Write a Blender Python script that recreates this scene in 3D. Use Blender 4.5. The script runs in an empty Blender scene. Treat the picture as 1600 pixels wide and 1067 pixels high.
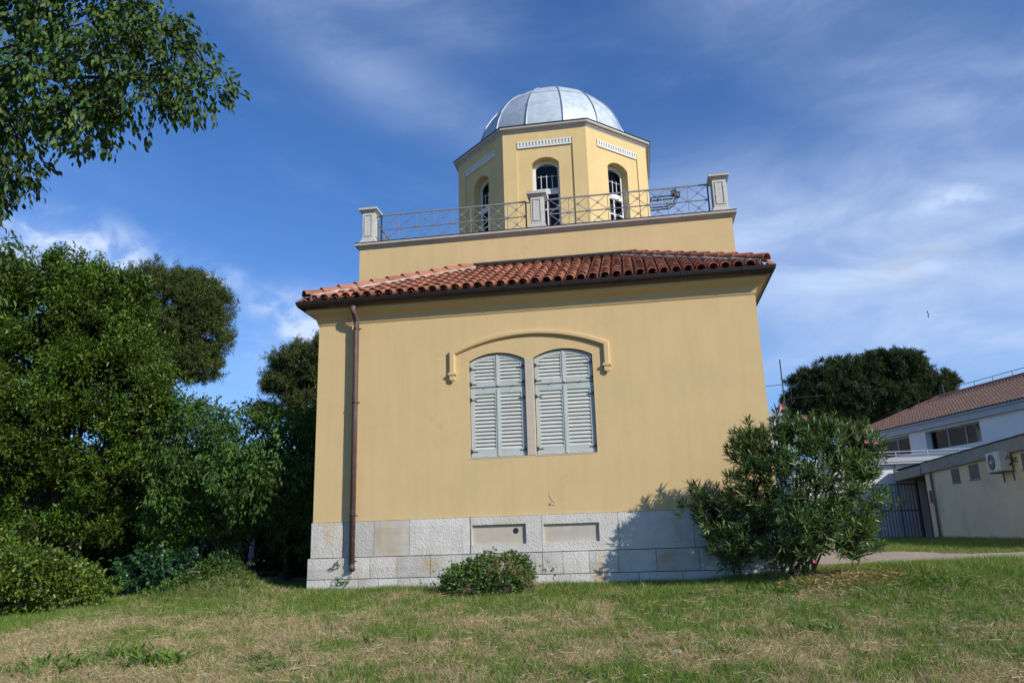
import bpy, math, random
import numpy as np
from mathutils import Matrix, Vector
R = math.radians
random.seed(7)
S = bpy.context.scene
COL = S.collection

# ------------------------------------------------------------------ camera
cam_d = bpy.data.cameras.new('camera'); cam = bpy.data.objects.new('camera', cam_d); COL.objects.link(cam)
CAM = Vector((1.6607, -12.7779, 0.5665))
yaw, pitch, roll = 0.1521, 0.2536, -0.0305
fw = Vector((-math.sin(yaw)*math.cos(pitch), math.cos(yaw)*math.cos(pitch), math.sin(pitch)))
r0 = Vector((math.cos(yaw), math.sin(yaw), 0)); u0 = r0.cross(fw)
cr, sr = math.cos(roll), math.sin(roll)
rr = r0*cr + u0*sr; uu = u0*cr - r0*sr
cam.matrix_world = Matrix(((rr.x, uu.x, -fw.x, CAM.x), (rr.y, uu.y, -fw.y, CAM.y), (rr.z, uu.z, -fw.z, CAM.z), (0, 0, 0, 1)))
cam_d.sensor_width = 36; cam_d.lens = 1230/1600*36; cam_d.clip_start = .05; cam_d.clip_end = 3000
S.camera = cam
S.render.resolution_x, S.render.resolution_y = 1024, 682

# ------------------------------------------------------------------ sky, sun, exposure
SUN = Vector((0.715, -0.515, 0.49)).normalized()
SUN_EL = math.asin(SUN.z); SUN_AZ = math.atan2(SUN.x, SUN.y)
S.view_settings.view_transform = 'Standard'; S.view_settings.look = 'None'
S.view_settings.exposure = 0.55; S.view_settings.gamma = 1; S.view_settings.use_curve_mapping = False
W = bpy.data.worlds.new('World'); S.world = W; W.use_nodes = True
nt = W.node_tree; nt.nodes.clear()
def N(t, **k):
    n = nt.nodes.new(t)
    for a, b in k.items(): setattr(n, a, b)
    return n
def math_(op, a, b=None, c=None, clamp=False):
    n = N('ShaderNodeMath', operation=op); n.use_clamp = clamp
    for i, v in enumerate((a, b, c)):
        if v is None: continue
        if isinstance(v, (int, float)): n.inputs[i].default_value = v
        else: nt.links.new(v, n.inputs[i])
    return n.outputs[0]
sky = N('ShaderNodeTexSky', sky_type='NISHITA'); sky.sun_disc = False
sky.sun_elevation = SUN_EL; sky.sun_rotation = SUN_AZ
sky.altitude = 300; sky.air_density = 1.0; sky.dust_density = 0.25; sky.ozone_density = 3.2
tc = N('ShaderNodeTexCoord'); sep = N('ShaderNodeSeparateXYZ'); nt.links.new(tc.outputs['Generated'], sep.inputs[0])
az = math_('ARCTAN2', sep.outputs[0], sep.outputs[1]); el = math_('ARCSINE', sep.outputs[2])
comb = N('ShaderNodeCombineXYZ'); nt.links.new(az, comb.inputs[0]); nt.links.new(el, comb.inputs[1])
def noise(rot, sx, sy, scale, detail=6, dist=0., rough=.55, off=0.):
    m = N('ShaderNodeMapping'); m.inputs['Rotation'].default_value = (0, 0, R(rot)); m.inputs['Scale'].default_value = (sx, sy, 1)
    m.inputs['Location'].default_value = (off, off*.7, 0)
    nt.links.new(comb.outputs[0], m.inputs[0]); n = N('ShaderNodeTexNoise'); n.inputs['Scale'].default_value = scale
    n.inputs['Detail'].default_value = detail; n.inputs['Distortion'].default_value = dist; n.inputs['Roughness'].default_value = rough
    nt.links.new(m.outputs[0], n.inputs[0]); return n.outputs[0]
def ramp(v, a, b, lo=0., hi=1.):
    n = N('ShaderNodeMapRange', interpolation_type='SMOOTHSTEP'); nt.links.new(v, n.inputs[0])
    for i, x in enumerate((a, b, lo, hi)): n.inputs[1+i].default_value = x
    return n.outputs[0]
def blob(a, e, sa, se, rot=0., p=1.):
    ca, sb = math.cos(R(rot)), math.sin(R(rot))
    da = math_('SUBTRACT', az, R(a)); de = math_('SUBTRACT', el, R(e))
    u = math_('ADD', math_('MULTIPLY', da, ca/R(sa)), math_('MULTIPLY', de, sb/R(sa)))
    v = math_('ADD', math_('MULTIPLY', da, -sb/R(se)), math_('MULTIPLY', de, ca/R(se)))
    d2 = math_('ADD', math_('MULTIPLY', u, u), math_('MULTIPLY', v, v))
    return math_('MULTIPLY', math_('POWER', 2.718, math_('MULTIPLY', d2, -1.)), p)
# thin cirrus veils everywhere, denser near the horizon and in a few banks; small cumulus low down
cir = ramp(noise(-28, 1.0, 3.2, 3.0, 8, .6, .6), .42, .80)
fine = ramp(noise(-35, 1.2, 3.5, 9., 6, .8, .6, 3.), .35, .8)
veil = math_('MULTIPLY', cir, math_('MULTIPLY_ADD', fine, .6, .4))
amount = math_('ADD', blob(16, 18.5, 18, 6., -6, 1.45), blob(-20, 33, 13, 2.3, -22, .48))
for b in [(24, 28, 10, 4, -25, .55), (-18, 38, 9, 3, -10, .5), (12, 36.5, 9, 2.6, -5, .5), (18, 11, 16, 4, 0, .5), (-30, 10, 30, 7, 0, .3), (60, 20, 25, 12, 0, .6), (150, 25, 50, 12, 0, .6), (-100, 25, 40, 12, 0, .5)]:
    amount = math_('ADD', amount, blob(*b))
soft = ramp(noise(-20, 1., 2.6, 4.5, 7, .5, .55, 7.), .30, .72)
bank = math_('MULTIPLY', amount, math_('MULTIPLY_ADD', soft, .42, .27))
low = math_('MULTIPLY', ramp(el, -.02, .36, 1., 0.), .15)
puff_n = ramp(noise(0, 1., 1.6, 15., 7, .3, .55, 1.7), .40, .66)
puffs = blob(-38.5, 19.3, 4.5, 1.7, 0, 1.)
for b in [(-30.2, 18.4, 1.6, .8, 0, .75), (-26.6, 17.2, 1.5, .8, 0, .55), (-23.8, 15.2, 3.2, 2.2, 15, .8), (-45, 18, 5, 2.4, 0, 1.), (23, 20.6, 2., .7, 0, .5),
          (70, 18, 9, 3, 0, .9), (110, 16, 10, 3, 0, .9), (-75, 16, 9, 3, 0, .9), (175, 18, 12, 4, 0, .9), (-130, 17, 10, 3, 0, .9)]:
    puffs = math_('ADD', puffs, blob(*b))
puffs = math_('MULTIPLY', puffs, math_('MULTIPLY_ADD', puff_n, .85, .15))
c1 = math_('ADD', math_('ADD', math_('MULTIPLY', veil, .13), bank), math_('ADD', low, math_('MULTIPLY', puffs, 1.4)), clamp=True)
grey = math_('MULTIPLY', math_('ADD', blob(21.2, 17.3, 3.6, 1.2, 10, 1.), blob(17.6, 16.6, 1.6, 1.0, 0, .7)), puff_n)
skyt = N('ShaderNodeMix', data_type='RGBA', blend_type='MULTIPLY'); skyt.inputs['Factor'].default_value = 1.
nt.links.new(sky.outputs[0], skyt.inputs[6]); skyt.inputs[7].default_value = (.42, .71, 1.06, 1)
mix = N('ShaderNodeMix', data_type='RGBA'); nt.links.new(c1, mix.inputs['Factor']); nt.links.new(skyt.outputs[2], mix.inputs[6])
mix.inputs[7].default_value = (4.3, 5.3, 7.2, 1)
mix2 = N('ShaderNodeMix', data_type='RGBA'); nt.links.new(math_('MULTIPLY', grey, .85, clamp=True), mix2.inputs['Factor']); nt.links.new(mix.outputs[2], mix2.inputs[6])
mix2.inputs[7].default_value = (3.3, 4.0, 5.3, 1)
bg = N('ShaderNodeBackground'); bg.inputs['Strength'].default_value = .10
nt.links.new(mix2.outputs[2], bg.inputs[0]); out = N('ShaderNodeOutputWorld'); nt.links.new(bg.outputs[0], out.inputs[0])
sd = bpy.data.lights.new('sun', 'SUN'); sd.energy = 3.3; sd.angle = R(.53); sd.color = (1, .945, .85)
so = bpy.data.objects.new('sun', sd); COL.objects.link(so); so.rotation_euler = SUN.to_track_quat('Z', 'Y').to_euler(); so.location = (20, -20, 20)

# ------------------------------------------------------------------ materials
def mat(name, c1, c2=None, scale=3., rough=.85, bump=0., bscale=40., bdetail=6, c3=None, s3=.8, w3=(.55, .7), metallic=0., rnd=0., spec=.3, bdist=.01, vor=0., vscale=30., streak=0.):
    m = bpy.data.materials.new(name); m.use_nodes = True; t = m.node_tree; b = t.nodes['Principled BSDF']; L = t.links.new
    geo = t.nodes.new('ShaderNodeNewGeometry'); pos = geo.outputs['Position']
    def nz(s, d=5, dist=0.):
        n = t.nodes.new('ShaderNodeTexNoise'); n.inputs['Scale'].default_value = s; n.inputs['Detail'].default_value = d; n.inputs['Distortion'].default_value = dist
        n.inputs['Roughness'].default_value = .62; L(pos, n.inputs[0]); return n.outputs[0]
    def mr(v, a, bb, lo=0., hi=1.):
        n = t.nodes.new('ShaderNodeMapRange'); L(v, n.inputs[0])
        for i, x in enumerate((a, bb, lo, hi)): n.inputs[1+i].default_value = x
        return n.outputs[0]
    c2 = c2 or c1
    mx = t.nodes.new('ShaderNodeMix'); mx.data_type = 'RGBA'; L(mr(nz(scale), .3, .7), mx.inputs['Factor'])
    mx.inputs[6].default_value = (*c1, 1); mx.inputs[7].default_value = (*c2, 1); col = mx.outputs[2]
    if c3:
        m3 = t.nodes.new('ShaderNodeMix'); m3.data_type = 'RGBA'; L(mr(nz(s3, 7, .4), w3[0], w3[1], 0, 1), m3.inputs['Factor'])
        L(col, m3.inputs[6]); m3.inputs[7].default_value = (*c3, 1); col = m3.outputs[2]
    if streak:       # rain-washed vertical streaks
        mp = t.nodes.new('ShaderNodeMapping'); mp.inputs['Scale'].default_value = (5., 5., .32); L(pos, mp.inputs[0])
        n4 = t.nodes.new('ShaderNodeTexNoise'); n4.inputs['Scale'].default_value = 1.5; n4.inputs['Detail'].default_value = 8; L(mp.outputs[0], n4.inputs[0])
        hv = t.nodes.new('ShaderNodeHueSaturation'); L(mr(n4.outputs[0], .42, .75, 1., 1.-streak), hv.inputs['Value']); L(col, hv.inputs['Color']); col = hv.outputs[0]
        n5 = nz(.55, 3); n6 = nz(5.5, 8, .8); m5 = t.nodes.new('ShaderNodeMath'); m5.operation = 'MULTIPLY'; L(mr(n5, .5, .62), m5.inputs[0]); L(mr(n6, .55, .66), m5.inputs[1])
        hv2 = t.nodes.new('ShaderNodeHueSaturation'); L(mr(m5.outputs[0], 0, 1, 1., 1.-streak*1.6), hv2.inputs['Value']); L(col, hv2.inputs['Color']); col = hv2.outputs[0]
    if rnd:
        oi = t.nodes.new('ShaderNodeObjectInfo'); hs = t.nodes.new('ShaderNodeHueSaturation')
        L(mr(oi.outputs['Random'], 0, 1, 1-rnd, 1+rnd), hs.inputs['Value']); L(col, hs.inputs['Color']); col = hs.outputs[0]
    L(col, b.inputs['Base Color']); b.inputs['Roughness'].default_value = rough; b.inputs['Metallic'].default_value = metallic
    b.inputs['Specular IOR Level'].default_value = spec
    if bump:
        bp = t.nodes.new('ShaderNodeBump'); bp.inputs['Strength'].default_value = bump; bp.inputs['Distance'].default_value = bdist
        h = nz(bscale, bdetail)
        if vor:
            v = t.nodes.new('ShaderNodeTexVoronoi'); v.inputs['Scale'].default_value = vscale; L(pos, v.inputs[0])
            ma = t.nodes.new('ShaderNodeMath'); ma.operation = 'MULTIPLY_ADD'; L(v.outputs['Distance'], ma.inputs[0]); ma.inputs[1].default_value = vor; L(h, ma.inputs[2]); h = ma.outputs[0]
        L(h, bp.inputs['Height']); L(bp.outputs[0], b.inputs['Normal'])
    return m
def leafmat(name, rough=.5, trans=.3, spec=.35, tint=(1.25, 1.3, .5)):
    m = bpy.data.materials.new(name); m.use_nodes = True; t = m.node_tree; L = t.links.new; b = t.nodes['Principled BSDF']
    a = t.nodes.new('ShaderNodeAttribute'); a.attribute_name = 'tone'; L(a.outputs['Color'], b.inputs['Base Color'])
    b.inputs['Roughness'].default_value = rough; b.inputs['Specular IOR Level'].default_value = spec
    tr = t.nodes.new('ShaderNodeBsdfTranslucent'); mm = t.nodes.new('ShaderNodeMix'); mm.data_type = 'RGBA'; mm.blend_type = 'MULTIPLY'; mm.inputs['Factor'].default_value = 1
    L(a.outputs['Color'], mm.inputs[6]); mm.inputs[7].default_value = (*tint, 1); L(mm.outputs[2], tr.inputs[0])
    ms = t.nodes.new('ShaderNodeMixShader'); ms.inputs[0].default_value = trans; L(b.outputs[0], ms.inputs[1]); L(tr.outputs[0], ms.inputs[2])
    L(ms.outputs[0], t.nodes['Material Output'].inputs[0]); return m
M = {}
M['stucco'] = mat('yellow_stucco', (.63, .460, .238), (.59, .43, .218), 1.6, .93, .40, 45, c3=(.54, .41, .215), s3=.9, w3=(.50, .85), streak=.055, bdist=.006, spec=.15)
M['stucco_trim'] = mat('yellow_trim', (.62, .45, .235), (.58, .42, .215), 3, .9, .2, 60, spec=.15, bdist=.004)
M['stucco_tower'] = mat('tower_stucco', (.69, .51, .25), (.64, .47, .225), 1.3, .93, .2, 60, c3=(.56, .42, .20), s3=.8, w3=(.52, .9), bdist=.006, spec=.15, streak=.07)
M['stone'] = mat('hammered_limestone', (.57, .545, .50), (.47, .445, .405), 3.2, .92, .62, 44, 8, c3=(.50, .36, .20), s3=1.6, w3=(.56, .74), rnd=.14, bdist=.019, vor=.4, vscale=30, spec=.2)
M['stone_smooth'] = mat('smooth_limestone', (.50, .47, .42), (.42, .38, .31), 3.5, .85, .3, 50, c3=(.45, .38, .27), s3=2.2, w3=(.45, .7), bdist=.004, spec=.25)
M['cornice'] = mat('grey_cornice_stone', (.50, .47, .43), (.41, .385, .35), 4, .9, .5, 60, c3=(.18, .155, .13), s3=5, w3=(.64, .80), bdist=.006, rnd=.06)
M['pillar'] = mat('white_stone_pillar', (.56, .54, .50), (.45, .43, .39), 6, .88, .4, 60, c3=(.22, .20, .17), s3=7, w3=(.62, .78), bdist=.005)
M['dirt'] = mat('weathered_stone_top', (.26, .24, .21), (.12, .11, .10), 9, .95, .5, 60, bdist=.005)
M['mortar'] = mat('lime_mortar', (.55, .48, .42), (.40, .30, .24), 12, .95, .6, 40, c3=(.35, .15, .09), s3=6, w3=(.55, .65), bdist=.01)
M['joint'] = mat('dark_joint', (.38, .36, .31), (.14, .13, .11), 9, .95)
M['tile'] = mat('clay_tile', (.38, .150, .090), (.30, .115, .070), 5, .85, .3, 60, c3=(.17, .10, .075), s3=3.5, w3=(.52, .74), rnd=.28, bdist=.004, spec=.25)
M['tile_under'] = mat('clay_pan_tile', (.16, .06, .035), (.10, .045, .03), 6, .9, .2, 40)
M['gutter'] = mat('dark_brown_sheet_metal', (.035, .024, .021), (.025, .018, .016), 6, .4, spec=.5, metallic=.3)
M['pipe'] = mat('rusty_brown_pipe', (.115, .062, .052), (.075, .045, .042), 7, .55, .2, 60, c3=(.17, .12, .11), s3=9, w3=(.58, .70), spec=.5, bdist=.002)
M['flash'] = mat('bitumen_flashing', (.02, .02, .02), (.05, .05, .045), 9, .8)
M['zinc'] = mat('galvanised_sheet', (.56, .62, .66), (.42, .48, .53), 5.5, .58, .12, 22, c3=(.28, .34, .39), s3=3.2, w3=(.52, .78), metallic=.22, rnd=.06, bdist=.01, spec=.5)
M['zincrib'] = mat('galvanised_seam', (.50, .55, .60), (.36, .40, .45), 8, .45, metallic=.7, spec=.5)
M['iron'] = mat('grey_painted_iron', (.25, .25, .25), (.17, .17, .175), 14, .6, .1, 60, spec=.4, bdist=.002)
M['iron_dark'] = mat('dark_iron', (.04, .045, .055), (.025, .028, .035), 8, .55, spec=.4)
M['shutter'] = mat('pale_grey_green_paint', (.47, .505, .475), (.41, .445, .425), 5, .6, .2, 50, c3=(.33, .36, .36), s3=7, w3=(.62, .8), bdist=.002)
M['slat'] = mat('faded_slat_paint', (.55, .56, .51), (.47, .48, .44), 7, .62, .2, 50, c3=(.36, .35, .31), s3=9, w3=(.64, .8), bdist=.002, rnd=.05)
M['hinge'] = mat('black_hinge_iron', (.02, .02, .02), (.04, .032, .028), 14, .5, spec=.5)
M['white'] = mat('white_window_paint', (.74, .74, .72), (.66, .66, .63), 6, .5)
M['plaster_white'] = mat('white_plaster_frieze', (.78, .77, .74), (.68, .67, .64), 6, .85, .2, 50, bdist=.003)
M['mullion'] = mat('pink_stone_mullion', (.53, .45, .37), (.46, .39, .32), 7, .88, .3, 60, bdist=.004)
M['dark'] = mat('interior_shade_paint', (.03, .03, .032), (.02, .02, .02), 3, .9)  # near-black colour standing in for shade inside rooms and the plinth hole
M['inner'] = mat('interior_plaster', (.32, .30, .27), (.26, .25, .23), 3, .9)
M['floor'] = mat('terrace_paving', (.30, .28, .25), (.24, .22, .2), 4, .9)
M['offwhite'] = mat('white_render_wall', (.72, .72, .71), (.66, .66, .66), 1.2, .9, .15, 40, c3=(.52, .52, .52), s3=.9, w3=(.58, .85), bdist=.005)
M['cream'] = mat('cream_render_wall', (.80, .635, .40), (.73, .575, .36), .8, .92, .2, 40, c3=(.42, .38, .29), s3=.7, w3=(.52, .85), bdist=.006)
M['concrete'] = mat('weathered_concrete', (.36, .325, .27), (.28, .25, .205), 1.8, .93, .3, 30, c3=(.12, .11, .10), s3=2.5, w3=(.58, .8), bdist=.006)
M['farroof'] = mat('distant_roof_tile', (.17, .105, .08), (.105, .07, .058), 3, .9, .3, 9, c3=(.26, .18, .14), s3=6, w3=(.55, .7), bdist=.03)
M['fargutter'] = mat('pale_fascia_paint', (.40, .42, .44), (.36, .38, .40), 2, .7)
M['metalframe'] = mat('grey_window_frame', (.30, .33, .36), (.26, .29, .32), 2, .5)
M['door'] = mat('grey_brown_metal_door', (.10, .09, .08), (.075, .068, .06), 2, .6)
M['vent'] = mat('tan_shutter_board', (.20, .18, .135), (.15, .135, .10), 4, .8)
M['acwhite'] = mat('ivory_enamel', (.66, .63, .54), (.58, .55, .47), 3, .5)
M['acdark'] = mat('fan_grille_dark', (.06, .06, .055), (.04, .04, .04), 3, .6)
M['steel'] = mat('bright_steel', (.6, .6, .6), (.5, .5, .5), 5, .3, metallic=.9)
M['bark'] = mat('bark', (.11, .085, .06), (.06, .045, .034), 9, .95, .8, 22, bdist=.02)
M['twig'] = mat('twig', (.13, .10, .06), (.08, .07, .04), 9, .9)
M['soil'] = mat('dry_lawn_soil', (.27, .195, .115), (.13, .105, .055), 5., .98, .9, 26, 8, c3=(.085, .11, .03), s3=.8, w3=(.42, .62), bdist=.05, spec=.1)
M['path'] = mat('worn_concrete_path', (.40, .33, .26), (.30, .25, .20), 2.4, .95, .6, 30, c3=(.20, .18, .11), s3=1.7, w3=(.55, .72), bdist=.02)
M['rock'] = mat('pale_stone', (.42, .40, .36), (.30, .29, .26), 12, .95, .6, 30, bdist=.01)
M['leaf'] = leafmat('glossy_leaf', .42, .28, .45)
M['leafsoft'] = leafmat('soft_leaf', .6, .32, .3)
M['needle'] = leafmat('needle', .65, .12, .2)
M['grass'] = leafmat('grass_blade', .62, .3, .25, (1.15, 1.15, .6))
M['petal'] = mat('pink_petal', (.62, .07, .17), (.70, .18, .28), 30, .6)
M['bird'] = mat('dark_feather', (.03, .03, .035), (.05, .05, .05), 20, .8)
g = bpy.data.materials.new('window_glass'); g.use_nodes = True; t = g.node_tree
gl = t.nodes.new('ShaderNodeBsdfGlossy'); gl.inputs['Roughness'].default_value = .03; gl.inputs['Color'].default_value = (.7, .74, .78, 1); tr = t.nodes.new('ShaderNodeBsdfTransparent'); tr.inputs[0].default_value = (.62, .66, .68, 1)
fr = t.nodes.new('ShaderNodeFresnel'); fr.inputs[0].default_value = 1.33; ms = t.nodes.new('ShaderNodeMixShader'); t.links.new(fr.outputs[0], ms.inputs[0])
t.links.new(tr.outputs[0], ms.inputs[1]); t.links.new(gl.outputs[0], ms.inputs[2]); t.links.new(ms.outputs[0], t.nodes['Material Output'].inputs[0]); M['glass'] = g

# ------------------------------------------------------------------ mesh helpers
WM = {}
def link(o, parent=None, mw=None):
    COL.objects.link(o); mw = mw if mw is not None else Matrix.Identity(4)
    WM[o.name] = mw
    if parent is not None:
        o.parent = parent; o.matrix_parent_inverse = WM[parent.name].inverted()
    o.matrix_basis = mw
    return o
def root(name, label, cat, loc=(0, 0, 0), group=None):
    o = bpy.data.objects.new(name, None); o.empty_display_size = .2
    link(o, None, Matrix.Translation(loc)); o['label'] = label; o['category'] = cat
    if group: o['group'] = group
    return o
def tag(o, label=None, cat=None, group=None, kind=None):
    if label: o['label'] = label
    if cat: o['category'] = cat
    if group: o['group'] = group
    if kind: o['kind'] = kind
    return o
def inst(name, mesh, parent, mw): return link(bpy.data.objects.new(name, mesh), parent, mw)
T = Matrix.Translation
def Rz(a): return Matrix.Rotation(a, 4, 'Z')
def Rx(a): return Matrix.Rotation(a, 4, 'X')
def Ry(a): return Matrix.Rotation(a, 4, 'Y')
class MB:
    def __init__(s): s.v = []; s.f = []; s.M = None
    def add(s, vs, fs):
        n = len(s.v)
        if s.M is not None: vs = [tuple(s.M @ Vector(p)) for p in vs]
        s.v += [tuple(p) for p in vs]; s.f += [tuple(i+n for i in f) for f in fs]; return s
    def box(s, x0, x1, y0, y1, z0, z1):
        return s.add([(x0, y0, z0), (x1, y0, z0), (x1, y1, z0), (x0, y1, z0), (x0, y0, z1), (x1, y0, z1), (x1, y1, z1), (x0, y1, z1)],
                     [(0, 3, 2, 1), (4, 5, 6, 7), (0, 1, 5, 4), (1, 2, 6, 5), (2, 3, 7, 6), (3, 0, 4, 7)])
    def prism(s, poly, y0, y1):   # polygon in local xz, extruded along y
        n = len(poly)
        return s.add([(x, y0, z) for x, z in poly]+[(x, y1, z) for x, z in poly],
                     [tuple(range(n)), tuple(range(2*n-1, n-1, -1))]+[(i, i+n, (i+1) % n+n, (i+1) % n) for i in range(n)])
    def sweep(s, rings, closed_profile=True, caps=True):
        n = len(rings[0]); vs = [p for r in rings for p in r]; fs = []
        for k in range(len(rings)-1):
            for i in range(n if closed_profile else n-1):
                j = (i+1) % n; fs.append((k*n+i, k*n+j, (k+1)*n+j, (k+1)*n+i))
        if caps and closed_profile: fs += [tuple(range(n-1, -1, -1)), tuple((len(rings)-1)*n+i for i in range(n))]
        return s.add(vs, fs)
    def tube(s, pts, r, n=8, r2=None, caps=True):
        pts = [Vector(p) for p in pts]; rings = []; m = len(pts)
        for k, p in enumerate(pts):
            d = (pts[min(k+1, m-1)]-pts[max(k-1, 0)]).normalized()
            a = d.cross(Vector((0, 0, 1)) if abs(d.z) < .9 else Vector((1, 0, 0))).normalized(); b = d.cross(a)
            rad = r if r2 is None else r+(r2-r)*k/(m-1)
            if isinstance(r, (list, tuple)): rad = r[k]
            rings.append([tuple(p+a*rad*math.cos(2*math.pi*i/n)+b*rad*math.sin(2*math.pi*i/n)) for i in range(n)])
        return s.sweep(rings, True, caps)
    def bar(s, p, q, w, d):   # rectangular bar between two points
        p, q = Vector(p), Vector(q); a = (q-p).normalized(); y = Vector((0, 1, 0)) if abs(a.y) < .9 else Vector((1, 0, 0))
        b = a.cross(y).normalized(); c = a.cross(b)
        ring = lambda o: [tuple(o+b*sx*w/2+c*sy*d/2) for sx, sy in ((-1, -1), (1, -1), (1, 1), (-1, 1))]
        return s.sweep([ring(p), ring(q)])
    def mesh(s, name, m, smooth=False):
        me = bpy.data.meshes.new(name); me.from_pydata(s.v, [], s.f); me.validate()
        import bmesh
        b = bmesh.new(); b.from_mesh(me); bmesh.ops.recalc_face_normals(b, faces=b.faces); b.to_mesh(me); b.free()
        me.materials.append(m)
        if smooth: me.polygons.foreach_set('use_smooth', [True]*len(me.polygons))
        return me
    def build(s, name, m, parent=None, smooth=False, bevel=0., mw=None):
        o = bpy.data.objects.new(name, s.mesh(name, m, smooth)); link(o, parent, mw)
        if bevel:
            bv = o.modifiers.new('bevel', 'BEVEL'); bv.width = bevel; bv.segments = 2; bv.limit_method = 'ANGLE'; bv.angle_limit = R(40)
        return o
def arch(x0, x1, spring, rise, n=14):
    xc, hw = (x0+x1)/2, (x1-x0)/2
    rad = (hw*hw+rise*rise)/(2*rise); zc = spring+rise-rad
    return [(x0+(x1-x0)*i/n, zc+math.sqrt(max(rad*rad-(x0+(x1-x0)*i/n-xc)**2, 0))) for i in range(n+1)]
def wall_with_openings(mb, X0, X1, Z0, Z1, ops, y0, y1):
    """a slab in the local xz plane with arched openings; ops = (x0, x1, z0, spring, rise)"""
    def quads(y):
        q = []; x = X0
        for (a, b, z0, sp, ri) in ops:
            if a > x+1e-6: q.append([(x, Z0), (a, Z0), (a, Z1), (x, Z1)])
            if z0 > Z0+1e-6: q.append([(a, Z0), (b, Z0), (b, z0), (a, z0)])
            ar = arch(a, b, sp, ri) if ri else [(a, sp), (b, sp)]
            for (xa, za), (xb, zb) in zip(ar[:-1], ar[1:]): q.append([(xa, za), (xb, zb), (xb, Z1), (xa, Z1)])
            x = b
        if X1 > x+1e-6: q.append([(x, Z0), (X1, Z0), (X1, Z1), (x, Z1)])
        for p in q: mb.add([(u, y, w) for u, w in p], [(0, 1, 2, 3)])
    quads(y0); quads(y1)
    for (a, b, z0, sp, ri) in ops:
        loop = [(a, z0)]+(arch(a, b, sp, ri) if ri else [(a, sp), (b, sp)])+[(b, z0)]
        if z0 <= Z0+1e-6: pairs = list(zip(loop[:-1], loop[1:]))
        else: pairs = list(zip(loop, loop[1:]+loop[:1]))
        for p, q in pairs: mb.add([(p[0], y0, p[1]), (q[0], y0, q[1]), (q[0], y1, q[1]), (p[0], y1, p[1])], [(0, 1, 2, 3)])
    for (ax, az_, bx, bz) in ((X0, Z0, X1, Z0), (X1, Z0, X1, Z1), (X1, Z1, X0, Z1), (X0, Z1, X0, Z0)):
        mb.add([(ax, y0, az_), (bx, y0, bz), (bx, y1, bz), (ax, y1, az_)], [(0, 1, 2, 3)])
    return mb
def offset_sweep(mb, prof, hx, y0, yend):
    """sweep a profile (outward offset, z) along left side, front and right side of a rectangle"""
    rings = []
    for P in (lambda o: (-hx-o, yend), lambda o: (-hx-o, y0-o), lambda o: (hx+o, y0-o), lambda o: (hx+o, yend)):
        rings.append([(*P(o), z) for o, z in prof])
    return mb.sweep(rings)

# ------------------------------------------------------------------ terrain
def height(x, y):
    x = np.asarray(x, float); y = np.asarray(y, float)
    h = np.where(y < -.2, .085*(np.maximum(y, -30)+.2), .012*np.minimum(np.maximum(y+.2, 0), 18))
    h = h-.055*np.clip((5.2-x)/1.5, 0, 1)*np.clip((x+6)/1.5, 0, 1)*np.exp(-(np.maximum(-y-1.2, 0)/2.5)**2)
    l = np.clip(-x-4.9, 0, 9); h = h-.055*l*np.exp(-np.maximum(y-6, 0)/8.)
    h = h+.40*np.exp(-(((x+5.05)/.62)**2+((y+.55)/.55)**2))+.10*np.exp(-(((x+5.6)/1.0)**2+((y+.5)/.8)**2))
    h = h+.20*np.exp(-(((x-4.5)/1.7)**2+((y+1.0)/1.0)**2))+.13*np.clip((x-4.6)/2.2, 0, 1)*np.exp(-(np.maximum(-y-.6, 0)/1.6)**2)
    h = h+.10*np.exp(-(((x+.7)/.8)**2+((y+.9)/.5)**2))*.3
    h = h+.012*np.sin(x*2.1+.5)*np.sin(y*1.7+1.)+.010*np.sin(x*4.7+y*3.1)
    far = np.hypot(x, y); h = h*np.clip((260-far)/200, 0, 1)
    return h
def H(x, y): return float(height(x, y))
ax_ = lambda lo, hi, step, far: np.concatenate([-np.geomspace(-lo, far, 22)[::-1][:-1] if False else -np.geomspace(abs(lo), far, 22)[::-1][:-1], np.arange(lo, hi, step), np.geomspace(hi, far, 22)])
gx = ax_(-14., 14., .16, 1500.); gy = ax_(-14., 10., .16, 1500.)
GX, GY = np.meshgrid(gx, gy); GZ = height(GX, GY)
nx, ny = len(gx), len(gy)
verts = np.stack([GX, GY, GZ], -1).reshape(-1, 3)
idx = np.arange(nx*ny).reshape(ny, nx)
quads = np.stack([idx[:-1, :-1], idx[:-1, 1:], idx[1:, 1:], idx[1:, :-1]], -1).reshape(-1, 4)
def np_mesh(name, verts, faces, m, tone=None, smooth=False):
    me = bpy.data.meshes.new(name); k = faces.shape[1]
    me.vertices.add(len(verts)); me.vertices.foreach_set('co', verts.astype(np.float32).ravel())
    me.loops.add(faces.size); me.loops.foreach_set('vertex_index', faces.astype(np.int32).ravel())
    me.polygons.add(len(faces)); me.polygons.foreach_set('loop_start', np.arange(0, faces.size, k, dtype=np.int32))
    if smooth: me.polygons.foreach_set('use_smooth', np.ones(len(faces), bool))
    me.update(calc_edges=True); me.materials.append(m)
    if tone is not None:
        a = me.color_attributes.new('tone', 'FLOAT_COLOR', 'POINT')
        a.data.foreach_set('color', np.concatenate([tone, np.ones((len(tone), 1))], 1).astype(np.float32).ravel())
    return me
o = bpy.data.objects.new('ground', np_mesh('ground', verts, quads, M['soil'], smooth=True)); link(o); tag(o, kind='structure')

# ------------------------------------------------------------------ the observatory building
B = root('observatory_building', 'yellow stucco observatory with octagonal tower, silver dome and closed grey shutters', 'building', (0, 5, 0))
HX = 3.75
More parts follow.
